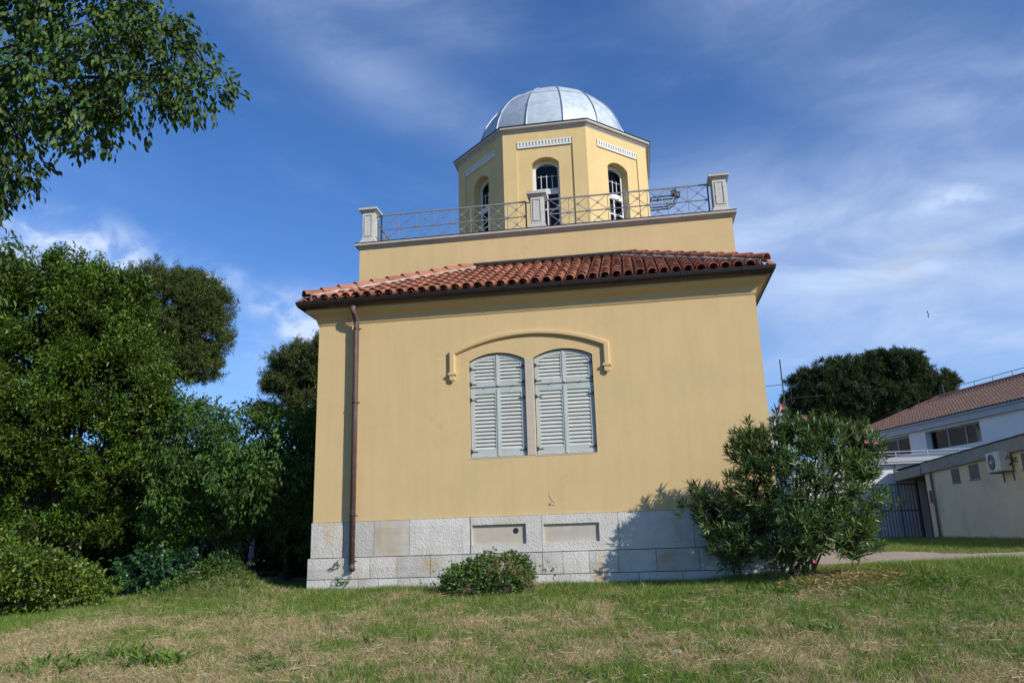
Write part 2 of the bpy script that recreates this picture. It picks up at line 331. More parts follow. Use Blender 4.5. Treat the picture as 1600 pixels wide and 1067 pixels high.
# openings in the front wall
WIN = ((-1.05, -.10), (.05, 1.04))
fm = MB(); wall_with_openings(fm, -HX, HX, 1.035, 4.72, [(a, b, 1.985, 3.612, .130) for a, b in WIN], 0, .30)
fm.v = fm.v
front = fm.build('front_wall', M['stucco'], B)
mb = MB()
for a, b, c, d in ((-HX, -HX+.3, .3, 10.57), (HX-.3, HX, .3, 10.57), (-HX+.3, HX-.3, 10.27, 10.57)): mb.box(a, b, c, d, 1.035, 4.72)
mb.build('side_wall', M['stucco'], B)
mb = MB(); mb.box(-3.4, 3.4, .34, .40, .6, 4.6); mb.build('unlit_room_backing', M['dark'], B)  # added dark sheet, paints the unlit room behind the shutters
# pale reveal lining + mullion between the two shuttered windows
mb = MB(); mb.box(-.096, .046, -.006, .07, 1.982, 3.60); mb.build('window_mullion', M['mullion'], B, bevel=.006)
mb = MB()
for a, b in WIN: mb.box(a-.012, b+.012, -.005, .10, 1.964, 1.984)
mb.build('window_sill', M['mullion'], B, bevel=.004)
# hood mould over the window
outer = arch(-1.36, 1.36, 3.80, .29, 28); inner = arch(-1.25, 1.25, 3.745, .265, 28)
mb = MB()
def hood_path(d):       # outline of the hood mould at distance d inside its outer edge
    ar = arch(-1.36+d, 1.36-d, 3.80-d*.5, .29-d*.23, 36)
    return [(-1.36+d, 3.42)]+ar+[(1.36-d, 3.42)]
po_, pi_ = hood_path(0), hood_path(.11); pm1, pm2 = hood_path(.02), hood_path(.085)
mb.sweep([[(a[0], -.001, a[1]), (a[0], -.045, a[1]), (b[0], -.058, b[1]), (c[0], -.058, c[1]), (d[0], -.04, d[1]), (d[0], -.001, d[1])] for a, b, c, d in zip(po_, pm1, pm2, pi_)])
hm = mb.build('hood_mould', M['stucco_trim'], B)
hm.location.x = -.03
for sx in (-1, 1):
    mb = MB(); cx_ = sx*1.305-.03
    mb.box(cx_-.07, cx_+.07, -.075, -.001, 3.385, 3.425); mb.box(cx_-.045, cx_+.045, -.06, -.001, 3.30, 3.385); mb.tube([(cx_, -.03, 3.30), (cx_, -.03, 3.265)], .035, 10, .012)
    mb.build('hood_corbel', M['stucco_trim'], B, bevel=.006)
# plaster scar by the plinth
mb = MB(); mb.tube([(.24, -.002, 1.40), (.235, -.002, 1.33), (.265, -.002, 1.27), (.31, -.002, 1.22), (.30, -.002, 1.17), (.27, -.002, 1.19)], .006, 5)
mb.tube([(.24, -.001, 1.19), (.27, -.001, 1.22)], .02, 5); mb.build('plaster_scar', M['stone_smooth'], B)

# shutters: two windows x two leaves x (lower, upper)
sl = MB(); sl.M = Rx(R(-27)); sl.box(-.5, .5, -.006, .006, -.034, .034); slat_me = sl.mesh('slat', M['slat'])
def shutter(x0, x1, win, z0, z1, side, upper):
    """one louvred leaf; side = -1 when its hinges are on the left"""
    y0, y1 = .045, .085; st = .055; sh = .040
    ar = arch(win[0]+.012, win[1]-.012, 3.602, .125, 40)
    top = lambda x: np.interp(x, [p[0] for p in ar], [p[1] for p in ar]) if upper else z1
    a, b = (x0+st+.01, x1-sh) if side < 0 else (x0+sh, x1-st-.01)
    mb = MB(); rail = .075 if upper else .115
    xs = np.linspace(a, b, 9)
    def vert_poly(u, v, zb, off=0.):
        X = np.linspace(u, v, 4); return [(u, zb), (v, zb)]+[(x, top(x)-off) for x in X[::-1]]
    mb.prism(vert_poly(x0, a, z0), y0, y1); mb.prism(vert_poly(b, x1, z0), y0, y1)
    mb.box(a, b, y0+.001, y1-.001, z0, z0+rail)
    tr_ = .07 if upper else .10
    for u, v in zip(xs[:-1], xs[1:]): mb.prism([(u, top(u)-tr_), (v, top(v)-tr_), (v, top(v)), (u, top(u))], y0+.001, y1-.001)
    mb.prism(vert_poly(a+.001, b-.001, z0+.02, .02), y1-.006, y1-.002)
    lf = mb.build('shutter', M['shutter'], B, bevel=.003)
    n = 7 if upper else 15; zt = (max(top(a), top(b))-tr_+.01) if upper else z1-tr_
    pitch_ = (zt-(z0+rail))/n
    for i in range(n):
        z = z0+rail+pitch_*(i+.5)
        aa, bb = a, b
        if upper and i >= n-2:     # the last slat of an arched leaf is cut where the arch comes down
            lim = [x for x in np.linspace(a, b, 40) if top(x)-.022 > z+.02]
            if not lim: continue
            aa, bb = min(lim), max(lim)
        inst('slat', slat_me, lf, T(((aa+bb)/2, .065, z)) @ Rx(R(random.uniform(-3, 3))) @ Matrix.Diagonal((bb-aa+.006, 1, min(1.0, pitch_/.066), 1)))
    hx = x0 if side < 0 else x1
    for zz in ((z0+.05, min(z1, top(hx))-.12) if upper else (z0+.09, z1-.20)):
        h = MB(); s_ = -side
        h.box(min(hx-.022*s_, hx+.028*s_), max(hx-.022*s_, hx+.028*s_), .020, .046, zz-.016, zz+.030)
        h.tube([(hx-.010*s_, .022, zz-.04), (hx-.010*s_, .022, zz+.05)], .010, 8)
        h.box(min(hx+.028*s_, hx+.11*s_), max(hx+.028*s_, hx+.11*s_), .038, .046, zz-.006, zz+.007)
        h.build('hinge', M['hinge'], lf)
    h = MB(); h.tube([((x0+x1)/2+.03, .03, z0+.012), ((x0+x1)/2+.02, .02, z0-.010), ((x0+x1)/2, .03, z0-.018)], .005, 5); h.build('hook', M['hinge'], lf)
for win in WIN:
    a, b = win[0]+.012, win[1]-.012; c = (a+b)/2
    for x0, x1, s_ in ((a, c-.006, -1), (c+.006, b, 1)):
        shutter(x0, x1, win, 1.995, 3.150, s_, False); shutter(x0, x1, win, 3.168, 3.7, s_, True)
    mb = MB(); mb.box(c-.018, c+.018, .034, .044, 2.0, 3.13); mb.box(c-.018, c+.018, .034, .044, 3.18, 3.715); mb.build('meeting_strip', M['shutter'], B, bevel=.003)

# plinth: dressed stones, one object each
def block(x0, x1, y0, z0, z1, niche=None, m='stone', rough=1.):
    gap = .0035; mb = MB(); dy = random.uniform(-.006, .004)
    x0 += gap; x1 -= gap; z0 += gap; z1 -= gap
    if niche:
        a, b, c, d = niche; wall_with_openings(mb, x0, x1, z0, z1, [(a, b, c, d, 0)], y0+dy, y0+.10)
        mb.build('stone_block', M[m], B)
        k = MB(); k.box(a-.01, b+.01, y0+.046, y0+.068, c-.01, d+.01); k.build('niche_panel', M['stone_smooth'], B)
        return
    nxn, nzn = max(2, int((x1-x0)/.11)), max(2, int((z1-z0)/.11)); vs = []; fs = []
    for j in range(nzn+1):
        for i in range(nxn+1):
            e = i in (0, nxn) or j in (0, nzn)
            vs.append((x0+(x1-x0)*i/nxn, y0+dy+(random.uniform(.006, .012) if e else random.uniform(-.004, .004)*rough), z0+(z1-z0)*j/nzn))
    for j in range(nzn):
        for i in range(nxn): a = j*(nxn+1)+i; fs.append((a, a+1, a+nxn+2, a+nxn+1))
    mb.add(vs, fs)
    for (ax, az_, bx, bz) in ((x0, z0, x1, z0), (x1, z0, x1, z1), (x1, z1, x0, z1), (x0, z1, x0, z0)):
        mb.add([(ax, y0+dy+.009, az_), (bx, y0+dy+.009, bz), (bx, y0+.10, bz), (ax, y0+.10, az_)], [(0, 1, 2, 3)])
    mb.build('stone_block', M[m], B)
mb = MB(); mb.box(-3.69, 3.69, .075, .34, -.4, 1.034); mb.build('plinth_core', M['joint'], B)
up = [-3.765, -3.21, -2.68, -2.08, -1.06, .09, 1.30, 2.45, 3.765]
for i, (a, b) in enumerate(zip(up[:-1], up[1:])):
    n = {4: (-1.035, -.16, .595, .905), 5: (.12, 1.0, .60, .885)}.get(i)
    block(a, b, -.030, .462, 1.034, n, 'stone_smooth' if i in (2,) else 'stone')
mid = [-3.80, -3.20, -2.73, -2.28, -1.72, -1.20, -.55, -.14, .09, .41, .82, 1.27, 1.85, 2.5, 3.15, 3.80]
for a, b in zip(mid[:-1], mid[1:]): block(a, b, -.062, .125, .458, None)
lo = [-3.80, -3.39, -2.92, -2.58, -2.26, -2.06, -1.5, -.9, -.3, .25, 1.04, 1.57, 2.22, 2.9, 3.80]
for a, b in zip(lo[:-1], lo[1:]): block(a, b, -.066, -.35, .121, None)
for sx in (-1, 1):
    mb = MB()
    for k in range(7):
        y0 = .04+k*1.45
        mb.box(*sorted((sx*3.70, sx*(3.765))), y0, y0+1.44, .465, 1.03); mb.box(*sorted((sx*3.70, sx*3.80)), y0, y0+1.44, -.35, .458)
    mb.build('side_plinth_stones', M['stone'], B)
k = MB(); k.tube([(-.33, .010, .80), (-.33, .020, .80)], .045, 12); o = k.build('drain_hole_disc', M['dark'], B)  # flat dark disc painting the shade of a hole

# eave moulding, gutter and downpipe
mb = MB(); offset_sweep(mb, [(.001, 4.42), (.02, 4.45), (.03, 4.50), (.06, 4.56), (.11, 4.60), (.17, 4.63), (.19, 4.665), (.19, 4.72), (.001, 4.72)], HX, 0, 2.19)
mb.build('eave_moulding', M['stucco_trim'], B)
mb = MB(); offset_sweep(mb, [(.315, 4.80), (.325, 4.815), (.325, 4.80), (.315, 4.755), (.285, 4.71), (.24, 4.69), (.195, 4.71), (.17, 4.74), (.17, 4.80), (.18, 4.79), (.24, 4.76), (.30, 4.79)], HX, 0, 2.19)
gt = mb.build('gutter', M['gutter'], B)
for i in range(8):
    x = -3.3+i*.98; h = MB(); h.box(x-.008, x+.008, -.332, -.3255, 4.745, 4.81); h.build('gutter_bracket', M['gutter'], gt)
mb = MB(); px_ = -3.02
mb.tube([(px_-.02, -.24, 4.69), (px_-.02, -.235, 4.62), (px_-.01, -.20, 4.55), (px_, -.14, 4.47), (px_, -.115, 4.38), (px_, -.11, 3.2), (px_, -.11, .36)], .048, 14)
mb.tube([(px_, -.11, .36), (px_+.01, -.115, .31), (px_+.025, -.15, .27)], .050, 14)
dp = mb.build('downpipe', M['pipe'], B, smooth=True)
for z in (4.30, 3.0, 1.12, .40):
    h = MB(); h.tube([(px_, -.11, z-.012), (px_, -.11, z+.012)], .056, 14); h.box(px_-.012, px_+.012, -.06, 0.0, z-.01, z+.01); h.box(px_+.05, px_+.085, -.12, -.10, z-.008, z+.008); h.build('pipe_clamp', M['gutter'], dp)

# roof: underlay, pan tiles, cover tiles one by one, hips
ZE, YE, SL = 4.800, -.30, .490; PH = math.atan(SL)
XL0, XR0, XL1, XR1, YT = -4.03, 4.03, -1.40, 1.69, 2.19
zr = lambda y: ZE+SL*(y-YE)
mb = MB()
mb.add([(XL0, YE, ZE), (XR0, YE, ZE), (XR1, YT, zr(YT)), (XL1, YT, zr(YT)), (XL0, YT, ZE), (XR0, YT, ZE)], [(0, 1, 2, 3), (0, 3, 4), (1, 5, 2)])
mb.add([(XL0, YE, ZE-.03), (XR0, YE, ZE-.03), (XR0, YT, ZE-.03), (XL0, YT, ZE-.03)], [(0, 1, 2, 3)])
mb.add([(XL0, YE, ZE), (XR0, YE, ZE), (XR0, YE, ZE-.03), (XL0, YE, ZE-.03)], [(0, 1, 2, 3)])
for x in (XL0, XR0): mb.add([(x, YE, ZE), (x, YT, ZE), (x, YT, ZE-.03), (x, YE, ZE-.03)], [(0, 1, 2, 3)])
roof = mb.build('roof', M['tile_under'], B)
def tile_mesh(name, rf, rb, L, cover=True, n=7, th=.014, m=None):
    s_ = 1 if cover else -1; mb = MB()
    ring = lambda r, y, z0: [(r*math.cos(math.pi*i/n), y, z0+s_*r*math.sin(math.pi*i/n)*.92) for i in range(n+1)]
    o0, o1, i0, i1 = ring(rf, 0, .012), ring(rb, L, 0), ring(rf-th, 0, .012), ring(rb-th, L, 0)
    vs = o0+o1+i0+i1; k = n+1; fs = []
    for i in range(n): fs += [(i, i+1, k+i+1, k+i), (2*k+i, 3*k+i, 3*k+i+1, 2*k+i+1), (i, 2*k+i, 2*k+i+1, i+1)]
    fs += [(0, k, 3*k, 2*k), (n, 2*k+n, 3*k+n, k+n)]
    mb.add(vs, fs); return mb.mesh(name, m or M['tile'])
cover_me = tile_mesh('roof_tile', .083, .068, .42); hip_me = tile_mesh('hip_tile', .105, .088, .42)
SLEN = (YT-YE)/math.cos(PH); PITCHX = .1965; EXP = .33
tm = T((0, 0, 0)); ncol = int((XR0-XL0)/PITCHX)
placed = 0
def surf(x, s, lift=0.): return Vector((x, YE+.055+s*math.cos(PH), ZE+.02+s*math.sin(PH)+lift))
pan = MB()
for c in range(ncol+1):
    x = XL0+.06+c*PITCHX
    for r in range(9):
        s_ = r*EXP; f_ = (s_+.16)/SLEN
        xl, xr = XL0+(XL1-XL0)*f_, XR0+(XR1-XR0)*f_
        if xl-.02 < x < xr+.02 and s_ < SLEN-.12:
            p = surf(x+random.uniform(-.006, .006), s_+random.uniform(-.012, .012), .040)
            inst('roof_tile', cover_me, roof, T(p) @ Rz(R(random.uniform(-1.6, 1.6))) @ Rx(PH-.035+R(random.uniform(-.8, .8)))); placed += 1
        xp = x+PITCHX/2
        if xl-.08 < xp < xr+.08 and s_ < SLEN-.1:
            pan.M = T(surf(xp, s_, .036)) @ Rx(PH-.03)
            n = 5; r_ = .085; vs = []
            for y in (0, .40):
                vs += [(r_*math.cos(math.pi+math.pi*i/n), y, .010*(y == 0)+.6*r_*math.sin(math.pi+math.pi*i/n)+.03) for i in range(n+1)]
            pan.add(vs, [(i, i+1, n+2+i, n+1+i) for i in range(n)])
for sx, xe in ((-1, XL1), (1, XR1)):    # side slopes, hidden from the front, laid as one piece
    X0 = XL0 if sx < 0 else XR0
    for c in range(12):
        y = YE+.12+c*PITCHX; reach = abs(X0-xe)*(y-YE)/(YT-YE)
        pan.M = T((X0, y, ZE+.02)) @ Rz(R(90) if sx > 0 else R(-90)) @ Rx(math.atan((zr(YT)-ZE)/abs(X0-xe)))
        L = max(reach*1.1-.02, .05); n = 6
        pan.add([(.08*math.cos(math.pi*i/n), yy, .075*math.sin(math.pi*i/n)) for yy in (-.03, L) for i in range(n+1)], [(i, i+1, n+2+i, n+1+i) for i in range(n)])
pan.M = None
po = pan.build('pan_tiles', M['tile'], roof); po['kind'] = 'stuff'
for sx, x0, x1 in ((-1, XL0, XL1), (1, XR0, XR1)):
    p0 = Vector((x0, YE, ZE+.045)); p1 = Vector((x1, YT, zr(YT)+.045)); d = (p1-p0); L = d.length; d.normalize()
    side = d.cross(Vector((0, 0, 1))).normalized(); upv = side.cross(d)
    for k in range(11):
        q = p0+d*(.13+k*(L-.44)/10)
        m_ = Matrix(((side.x, d.x, upv.x, q.x), (side.y, d.y, upv.y, q.y), (side.z, d.z, upv.z, q.z), (0, 0, 0, 1)))
        inst('hip_tile', hip_me, roof, m_ @ T((0, 0, .055)) @ Rz(R(random.uniform(-1.5, 1.5))) @ Rx(-.045))
    mo = MB(); nseg = 46; rings = []
    for k in range(nseg+1):
        f_ = .05+.95*k/nseg; c = p0+d*L*f_; fr_ = -upv*.0
        w = random.uniform(.03, .06)*(1 if sx < 0 else .9); inn = Vector((-sx*0, 0, 0))
        front_dir = Vector((side.x, side.y, side.z))*(1 if side.y < 0 else -1)
        a = c+front_dir*.085; b = a+front_dir*w-Vector((0, 0, .02+random.uniform(0, .015)))
        rings.append([tuple(a+Vector((0, 0, .062+random.uniform(-.006, .006)))), tuple(b+Vector((0, 0, .050))), tuple(a-Vector((0, 0, .07)))])
    mo.sweep(rings); mo.build('mortar_line', M['mortar'] if sx < 0 else M['joint'], roof)
mb = MB(); mb.tube([(XL1-.02, YT-.05, zr(YT)+.115), (XR1+.0, YT-.05, zr(YT)+.115)], .042, 6); mb.box(XL1, XR1, YT-.012, YT-.002, zr(YT), zr(YT)+.18)
mb.build('flashing', M['flash'], B)

# upper block with its cornice and balustrade
UX = 3.835; YF, YB = 2.19, 10.57; ZC = 6.72
mb = MB(); mb.box(-UX, UX, YF, YB, 4.74, ZC); mb.build('upper_wall', M['stucco'], B)
mb = MB(); mb.box(-UX+.05, UX-.05, YF+.05, YB-.05, ZC+.001, 6.80); mb.build('terrace_floor', M['floor'], B)
prof = [(-.25, ZC+.002), (.02, ZC+.002), (.025, ZC+.03), (.06, ZC+.055), (.075, ZC+.06), (.09, ZC+.065), (.09, ZC+.115), (-.25, ZC+.125)]
for i in range(8):
    a = -UX+i*(2*UX/8); b = a+2*UX/8
    mb = MB(); e0, e1 = (i == 0), (i == 7); g0, g1 = (0 if e0 else .002), (0 if e1 else .002)
    mb.sweep([[((a-o_ if e0 else a+g0), YF-o_, z) for o_, z in prof], [((b+o_ if e1 else b-g1), YF-o_, z) for o_, z in prof]])
    mb.build('cornice_stone', M['cornice'], B)
for sx in (-1, 1):
    for k in range(6):
        a = YF+.001+k*(YB-YF)/6; b = YF+(k+1)*(YB-YF)/6-.003
        mb = MB(); mb.sweep([[(sx*(UX+o_), (a-o_ if k == 0 else a), z) for o_, z in prof], [(sx*(UX+o_), b, z) for o_, z in prof]]); mb.build('cornice_stone', M['cornice'], B)
mb = MB(); mb.box(-UX-.092, UX+.092, YF-.096, YF-.09, ZC+.108, ZC+.124); mb.build('cornice_edge_strip', M['gutter'], B)
ZT = ZC+.118
def pillar(x, y):
    mb = MB(); mb.box(x-.135, x+.135, y-.135, y+.135, ZT+.13, ZT+.73); p = mb.build('balustrade_pillar', M['pillar'], B, bevel=.008)
    mb = MB(); mb.box(x-.19, x+.19, y-.19, y+.19, ZT, ZT+.06); mb.box(x-.17, x+.17, y-.17, y+.17, ZT+.06, ZT+.10); mb.box(x-.15, x+.15, y-.15, y+.15, ZT+.10, ZT+.13); mb.build('pillar_base', M['pillar'], p, bevel=.008)
    mb = MB(); mb.box(x-.155, x+.155, y-.155, y+.155, ZT+.73, ZT+.755); mb.box(x-.18, x+.18, y-.18, y+.18, ZT+.755, ZT+.775); mb.box(x-.205, x+.205, y-.205, y+.205, ZT+.775, ZT+.82); mb.build('pillar_cap', M['pillar'], p, bevel=.008)
    mb = MB(); mb.box(x-.195, x+.195, y-.195, y+.195, ZT+.821, ZT+.833); mb.build('weathered_top', M['dirt'], p, bevel=.005)
    for (dx, dy) in ((0, -1), (1, 0), (-1, 0)):
        mb = MB(); mb.M = T((x, y, 0)) @ Rz(math.atan2(dx, -dy))
        for a, b, c, d in ((-.085, .085, ZT+.19, ZT+.21), (-.085, .085, ZT+.66, ZT+.68), (-.085, -.068, ZT+.21, ZT+.66), (.068, .085, ZT+.21, ZT+.66)): mb.box(a, b, -.149, -.136, c, d)
        mb.build('pillar_moulding', M['pillar'], p, bevel=.003)
PY = 2.36
for x in (-3.665, -.03, 3.655): pillar(x, PY)
for y in (6.4, 10.4):
    for x in (-3.665, 3.655): pillar(x, y)
ros = MB(); ros.tube([(0, -.012, 0), (0, .012, 0)], .026, 8); ros_me = ros.mesh('rosette', M['iron'])
def railing(P, Q, cells, pars):
    P, Q = Vector(P), Vector(Q); d = Q-P; L = d.length; ang = math.atan2(d.y, d.x); base = T(P) @ Rz(ang); w = L/cells
    z0, zm, z1 = ZT+.035, ZT+.365, ZT+.695
    mb = MB()
    for z, h in ((z1, .014), (zm, .009), (z0, .009)): mb.box(0, L, -.012, .012, z-h, z+h)
    rl = mb.build('railing', M['iron'], B, mw=base)
    for sgn, xx in ((-1, 0), (1, L)):      # wall ties into the pillars
        for z in (z0+.06, z1-.03):
            k = MB(); k.box(*sorted((xx, xx+sgn*.16)), -.008, .008, z-.008, z+.008); k.build('wall_tie', M['iron_dark'], rl, mw=base)
    pm = {}
    for nme, wd, mt in (('u', .007, 'iron'), ('e', .014, 'iron_dark'), ('m', .016, 'iron')):
        k = MB(); k.box(-wd, wd, -wd, wd, z0-.035, z1); pm[nme] = k.mesh('upright', M[mt])
    k = MB(); hh = zm-z0; k.bar((0, 0, 0), (w, 0, hh), .011, .011); d1 = k.mesh('diagonal_bar', M['iron'])
    k = MB(); k.bar((0, .011, hh), (w, .011, 0), .011, .011); d2 = k.mesh('diagonal_bar', M['iron'])
    for i in range(cells+1):
        kind = 'e' if i in (0, cells) else ('m' if i == cells//2 and pars else 'u')
        inst('upright', pm[kind], rl, base @ T((i*w, 0, 0)))
        if 0 < i < cells: inst('rosette', ros_me, rl, base @ T((i*w, -.012, zm)))
    for i in range(cells):
        for z in (z0, zm):
            inst('diagonal_bar', d1, rl, base @ T((i*w, -.012, z))); inst('diagonal_bar', d2, rl, base @ T((i*w, -.006, z)))
            inst('rosette', ros_me, rl, base @ T((i*w+w/2, -.014, z+hh/2)))
railing((-3.42, PY, 0), (-.28, PY, 0), 8, False); railing((.21, PY, 0), (3.44, PY, 0), 8, True)
for x in (-3.665, 3.655): railing((x, PY+.24, 0), (x, 6.4-.24, 0), 9, False)

# octagonal tower
TY, AP = 6.38, 2.39; HF = AP*math.tan(math.pi/8)
TP = .665          # half width of the sunk panel
def oct_ring(ap, z, n=8): return [((ap/math.cos(math.pi/8))*math.sin(math.pi/8+k*math.pi/4), TY-(ap/math.cos(math.pi/8))*math.cos(math.pi/8+k*math.pi/4), z) for k in range(n)]
OP = .325
wm = MB()
wall_with_openings(wm, -HF, HF, 6.80, 10.05, [(-TP, TP, 6.80, 9.82, 0)], 0, .030)
wm_me = wm.mesh('tower_wall', M['stucco_tower'])
pm_ = MB(); wall_with_openings(pm_, -TP-.10, TP+.10, 6.80, 9.95, [(-OP, OP, 6.86, 9.24, .15)], .0305, .27); pmesh = pm_.mesh('recessed_panel', M['stucco_tower'])
fz = MB(); fz.box(-.645, .645, -.004, .030, 9.660, 9.692); fz.box(-.645, .645, -.010, .030, 9.795, 9.815); fz.box(-.645, .645, .026, .030, 9.692, 9.795)
for k in range(17):
    x = -.620+k*(1.24/16); fz.box(x-.019, x+.019, -.008, .0261, 9.693, 9.794)
fz_me = fz.mesh('dentil_frieze', M['plaster_white'])
fr_ = MB(); wall_with_openings(fr_, -OP+.005, OP-.005, 6.87, 9.375, [(-OP+.075, OP-.06, 6.94, 9.18, .115)], .225, .265)
fr_.v = [(x, y, min(z, 9.235+.15*math.sqrt(max(0, 1-(x/OP)**2)))) if z > 9.3 else (x, y, z) for x, y, z in fr_.v]
fr_.box(-OP+.07, OP-.055, .205, .262, 8.52, 8.60); fr_.box(-OP+.07, OP-.055, .215, .262, 8.61, 8.66)
fr_me = fr_.mesh('window_frame', M['white'])
br = MB()
for z in (8.14, 7.72, 7.30): br.box(-OP+.07, OP-.055, .222, .258, z-.016, z+.016)
br.box(-.012, .022, .224, .256, 6.94, 8.52)
br.box(-OP+.11, OP-.09, .24, .252, 8.98, 8.988)
for x in (-.13, .0, .13): br.box(x-.007, x+.007, .236, .252, 8.66, 9.02)
br_me = br.mesh('glazing_bars', M['white'])
gp = MB(); gp.box(-OP+.06, OP-.05, .243, .247, 6.93, 9.30); gp_me = gp.mesh('window_pane', M['glass'])
for k in range(8):
    mw = T((0, TY, 0)) @ Rz(k*math.pi/4) @ T((0, -AP, 0))
    tw = inst('tower_wall', wm_me, B, mw); inst('recessed_panel', pmesh, tw, mw); inst('dentil_frieze', fz_me, tw, mw)
    wf = inst('tower_window', fr_me, B, mw); inst('glazing_bars', br_me, wf, mw); inst('window_pane', gp_me, wf, mw)
mb = MB(); mb.add(oct_ring(AP-.28, 9.95), [tuple(range(8))]); mb.add(oct_ring(AP-.28, 9.99), [tuple(range(8))]); mb.build('tower_ceiling', M['inner'], B)
cp = [(-.2, 10.048), (.0, 10.048), (.012, 10.075), (.045, 10.10), (.055, 10.125), (.095, 10.135), (.105, 10.15), (.105, 10.195), (-.2, 10.205)]
for k in range(8):
    rA = [oct_ring(AP+o_, z)[k] for o_, z in cp]; rB = [oct_ring(AP+o_, z)[(k+1) % 8] for o_, z in cp]
    mb = MB(); mb.sweep([rA, rB]); mb.build('tower_cornice', M['cornice'], B)
mb = MB(); mb.sweep([oct_ring(AP+.125, 10.197), oct_ring(AP+.125, 10.210)]); mb.build('tower_roof_sheet', M['gutter'], B)
# dome: fourteen gores in two tiers with standing seams
DR, DZ = 2.05, 10.30
mb = MB(); n = 56; mb.sweep([[(2.06*math.cos(2*math.pi*i/n), TY+2.06*math.sin(2*math.pi*i/n), z) for i in range(n)] for z in (10.205, 10.31)]); mb.build('dome_drum', M['zinc'], B)
def gore(lat0, lat1, rad):
    mb = MB(); na, nb = 4, 8; vs = []; fs = []; hw = math.pi/14-.0015
    for j in range(nb+1):
        la = lat0+(lat1-lat0)*j/nb
        for i in range(na+1):
            lo_ = -hw+2*hw*i/na; f_ = math.cos(hw)/math.cos(lo_); f_ = .65*f_+.35
            vs.append((rad*f_*math.cos(la)*math.sin(lo_), -rad*f_*math.cos(la)*math.cos(lo_), rad*math.sin(la)))
    for j in range(nb):
        for i in range(na): a = j*(na+1)+i; fs.append((a, a+1, a+na+2, a+na+1))
    mb.add(vs, fs); return mb.mesh('dome_panel', M['zinc'], True)
g1, g2 = gore(0, R(41), DR), gore(R(40.4), R(89), DR+.006)
rb = MB(); rb.tube([((DR+.010)*math.cos(la)*0, -(DR+.010)*math.cos(la), (DR+.010)*math.sin(la)) for la in np.linspace(0, R(89), 24)], .017, 6); rb_me = rb.mesh('dome_rib', M['zincrib'], True)
for k in range(14):
    mw = T((0, TY, DZ)) @ Rz(k*2*math.pi/14); inst('dome_panel', g1, B, mw); inst('dome_panel', g2, B, mw); inst('dome_rib', rb_me, B, mw @ Rz(math.pi/14))
# bent steel tubes with a fixture beside the tower
mb = MB(); tb = lambda pts, r=.020: mb.tube(pts, r, 8)
tb([(2.2, 6.0, 8.84), (2.40, 6.0, 8.86), (2.46, 6.0, 8.97), (2.52, 6.0, 9.0), (3.02, 6.0, 9.0)]); tb([(2.38, 6.0, 8.90), (3.0, 6.0, 8.92)])
tb([(2.2, 6.0, 8.72), (2.85, 6.0, 8.72), (3.0, 6.0, 8.80), (3.06, 6.0, 8.92)]); tb([(2.2, 6.0, 8.64), (2.90, 6.0, 8.66), (3.05, 6.0, 8.78), (3.12, 6.0, 8.95)])
for x, z0_, z1_ in ((2.62, 8.88, 9.03), (2.86, 8.63, 8.76)): mb.box(x-.015, x+.015, 5.97, 6.03, z0_, z1_)
pb = mb.build('tube_bracket', M['iron_dark'], B)
mb = MB(); mb.box(3.04, 3.18, 5.93, 6.07, 8.95, 9.07); mb.box(2.97, 3.10, 5.95, 6.05, 8.98, 9.12)
for a in range(7): mb.tube([(3.03, 6, 9.05), (3.03+.09*math.sin(a*1.7), 6+.06*math.cos(a*2.3), 9.14+.10*((a*37) % 10)/10)], .016, 5, .006)
mb.build('bracket_fixture', M['iron_dark'], pb)

# ------------------------------------------------------------------ path and background buildings
pts = [(30., 2.0), (16., .9), (11., 1.0), (8.4, 1.2), (7.0, 1.9), (6.1, 3.4), (5.5, 6.), (5.3, 10.), (5.3, 16.)]
P_ = [Vector((a, b, 0)) for a, b in pts]; fine_ = []
for i in range(len(P_)-1):
    p0, p1, p2, p3 = P_[max(i-1, 0)], P_[i], P_[i+1], P_[min(i+2, len(P_)-1)]
    for k in range(10):
        t_ = k/10; fine_.append(.5*((2*p1)+(p2-p0)*t_+(2*p0-5*p1+4*p2-p3)*t_**2+(3*p1-p0-3*p2+p3)*t_**3))
mb = MB(); rings = []
for i, p in enumerate(fine_):
    d = (fine_[min(i+1, len(fine_)-1)]-fine_[max(i-1, 0)]).normalized(); s_ = Vector((-d.y, d.x, 0)); row = []
    for k in range(7):
        w = (k/6-.5)*2.6*(1+.05*math.sin(i*1.3)); q = p+s_*w; row.append((q.x, q.y, H(q.x, q.y)+.035-(.05 if k in (0, 6) else 0)))
    rings.append(row)
mb.sweep(rings, False, False); tag(mb.build('path', M['path'], smooth=True), kind='structure')

# low cream outbuilding on the right
OB = root('cream_outbuilding', 'low flat roofed cream outbuilding with concrete parapet beside the path', 'building', (16.5, 15, .1))
OX = 13.13
mb = MB(); mb.box(OX, OX+6.5, 3.0, 21.75, -.3, 2.88); mb.box(OX+1.1, OX+6.5, 21.752, 25.0, -.3, 2.88); mb.build('wall', M['cream'], OB)
mb = MB(); mb.box(OX-.13, OX+6.7, 2.9, 21.70, 2.883, 3.30); mb.build('parapet', M['concrete'], OB, bevel=.015)
mb = MB(); mb.box(OX-.16, OX+6.7, 21.71, 25.15, 2.84, 3.25); mb.build('parapet', M['concrete'], OB, bevel=.015)
mb = MB(); mb.box(OX-.16, OX+6.73, 2.87, 25.18, 3.302, 3.335); mb.build('parapet_coping', M['flash'], OB)
dr_ = MB(); dr_.box(OX+1.0, OX+1.06, 21.9, 24.9, .1, 2.35); d_ = dr_.build('metal_door', M['door'], OB)
dr_ = MB()
for y in (22.0, 22.9, 23.8, 24.75): dr_.box(OX+.96, OX+.999, y-.03, y+.03, .1, 2.35)
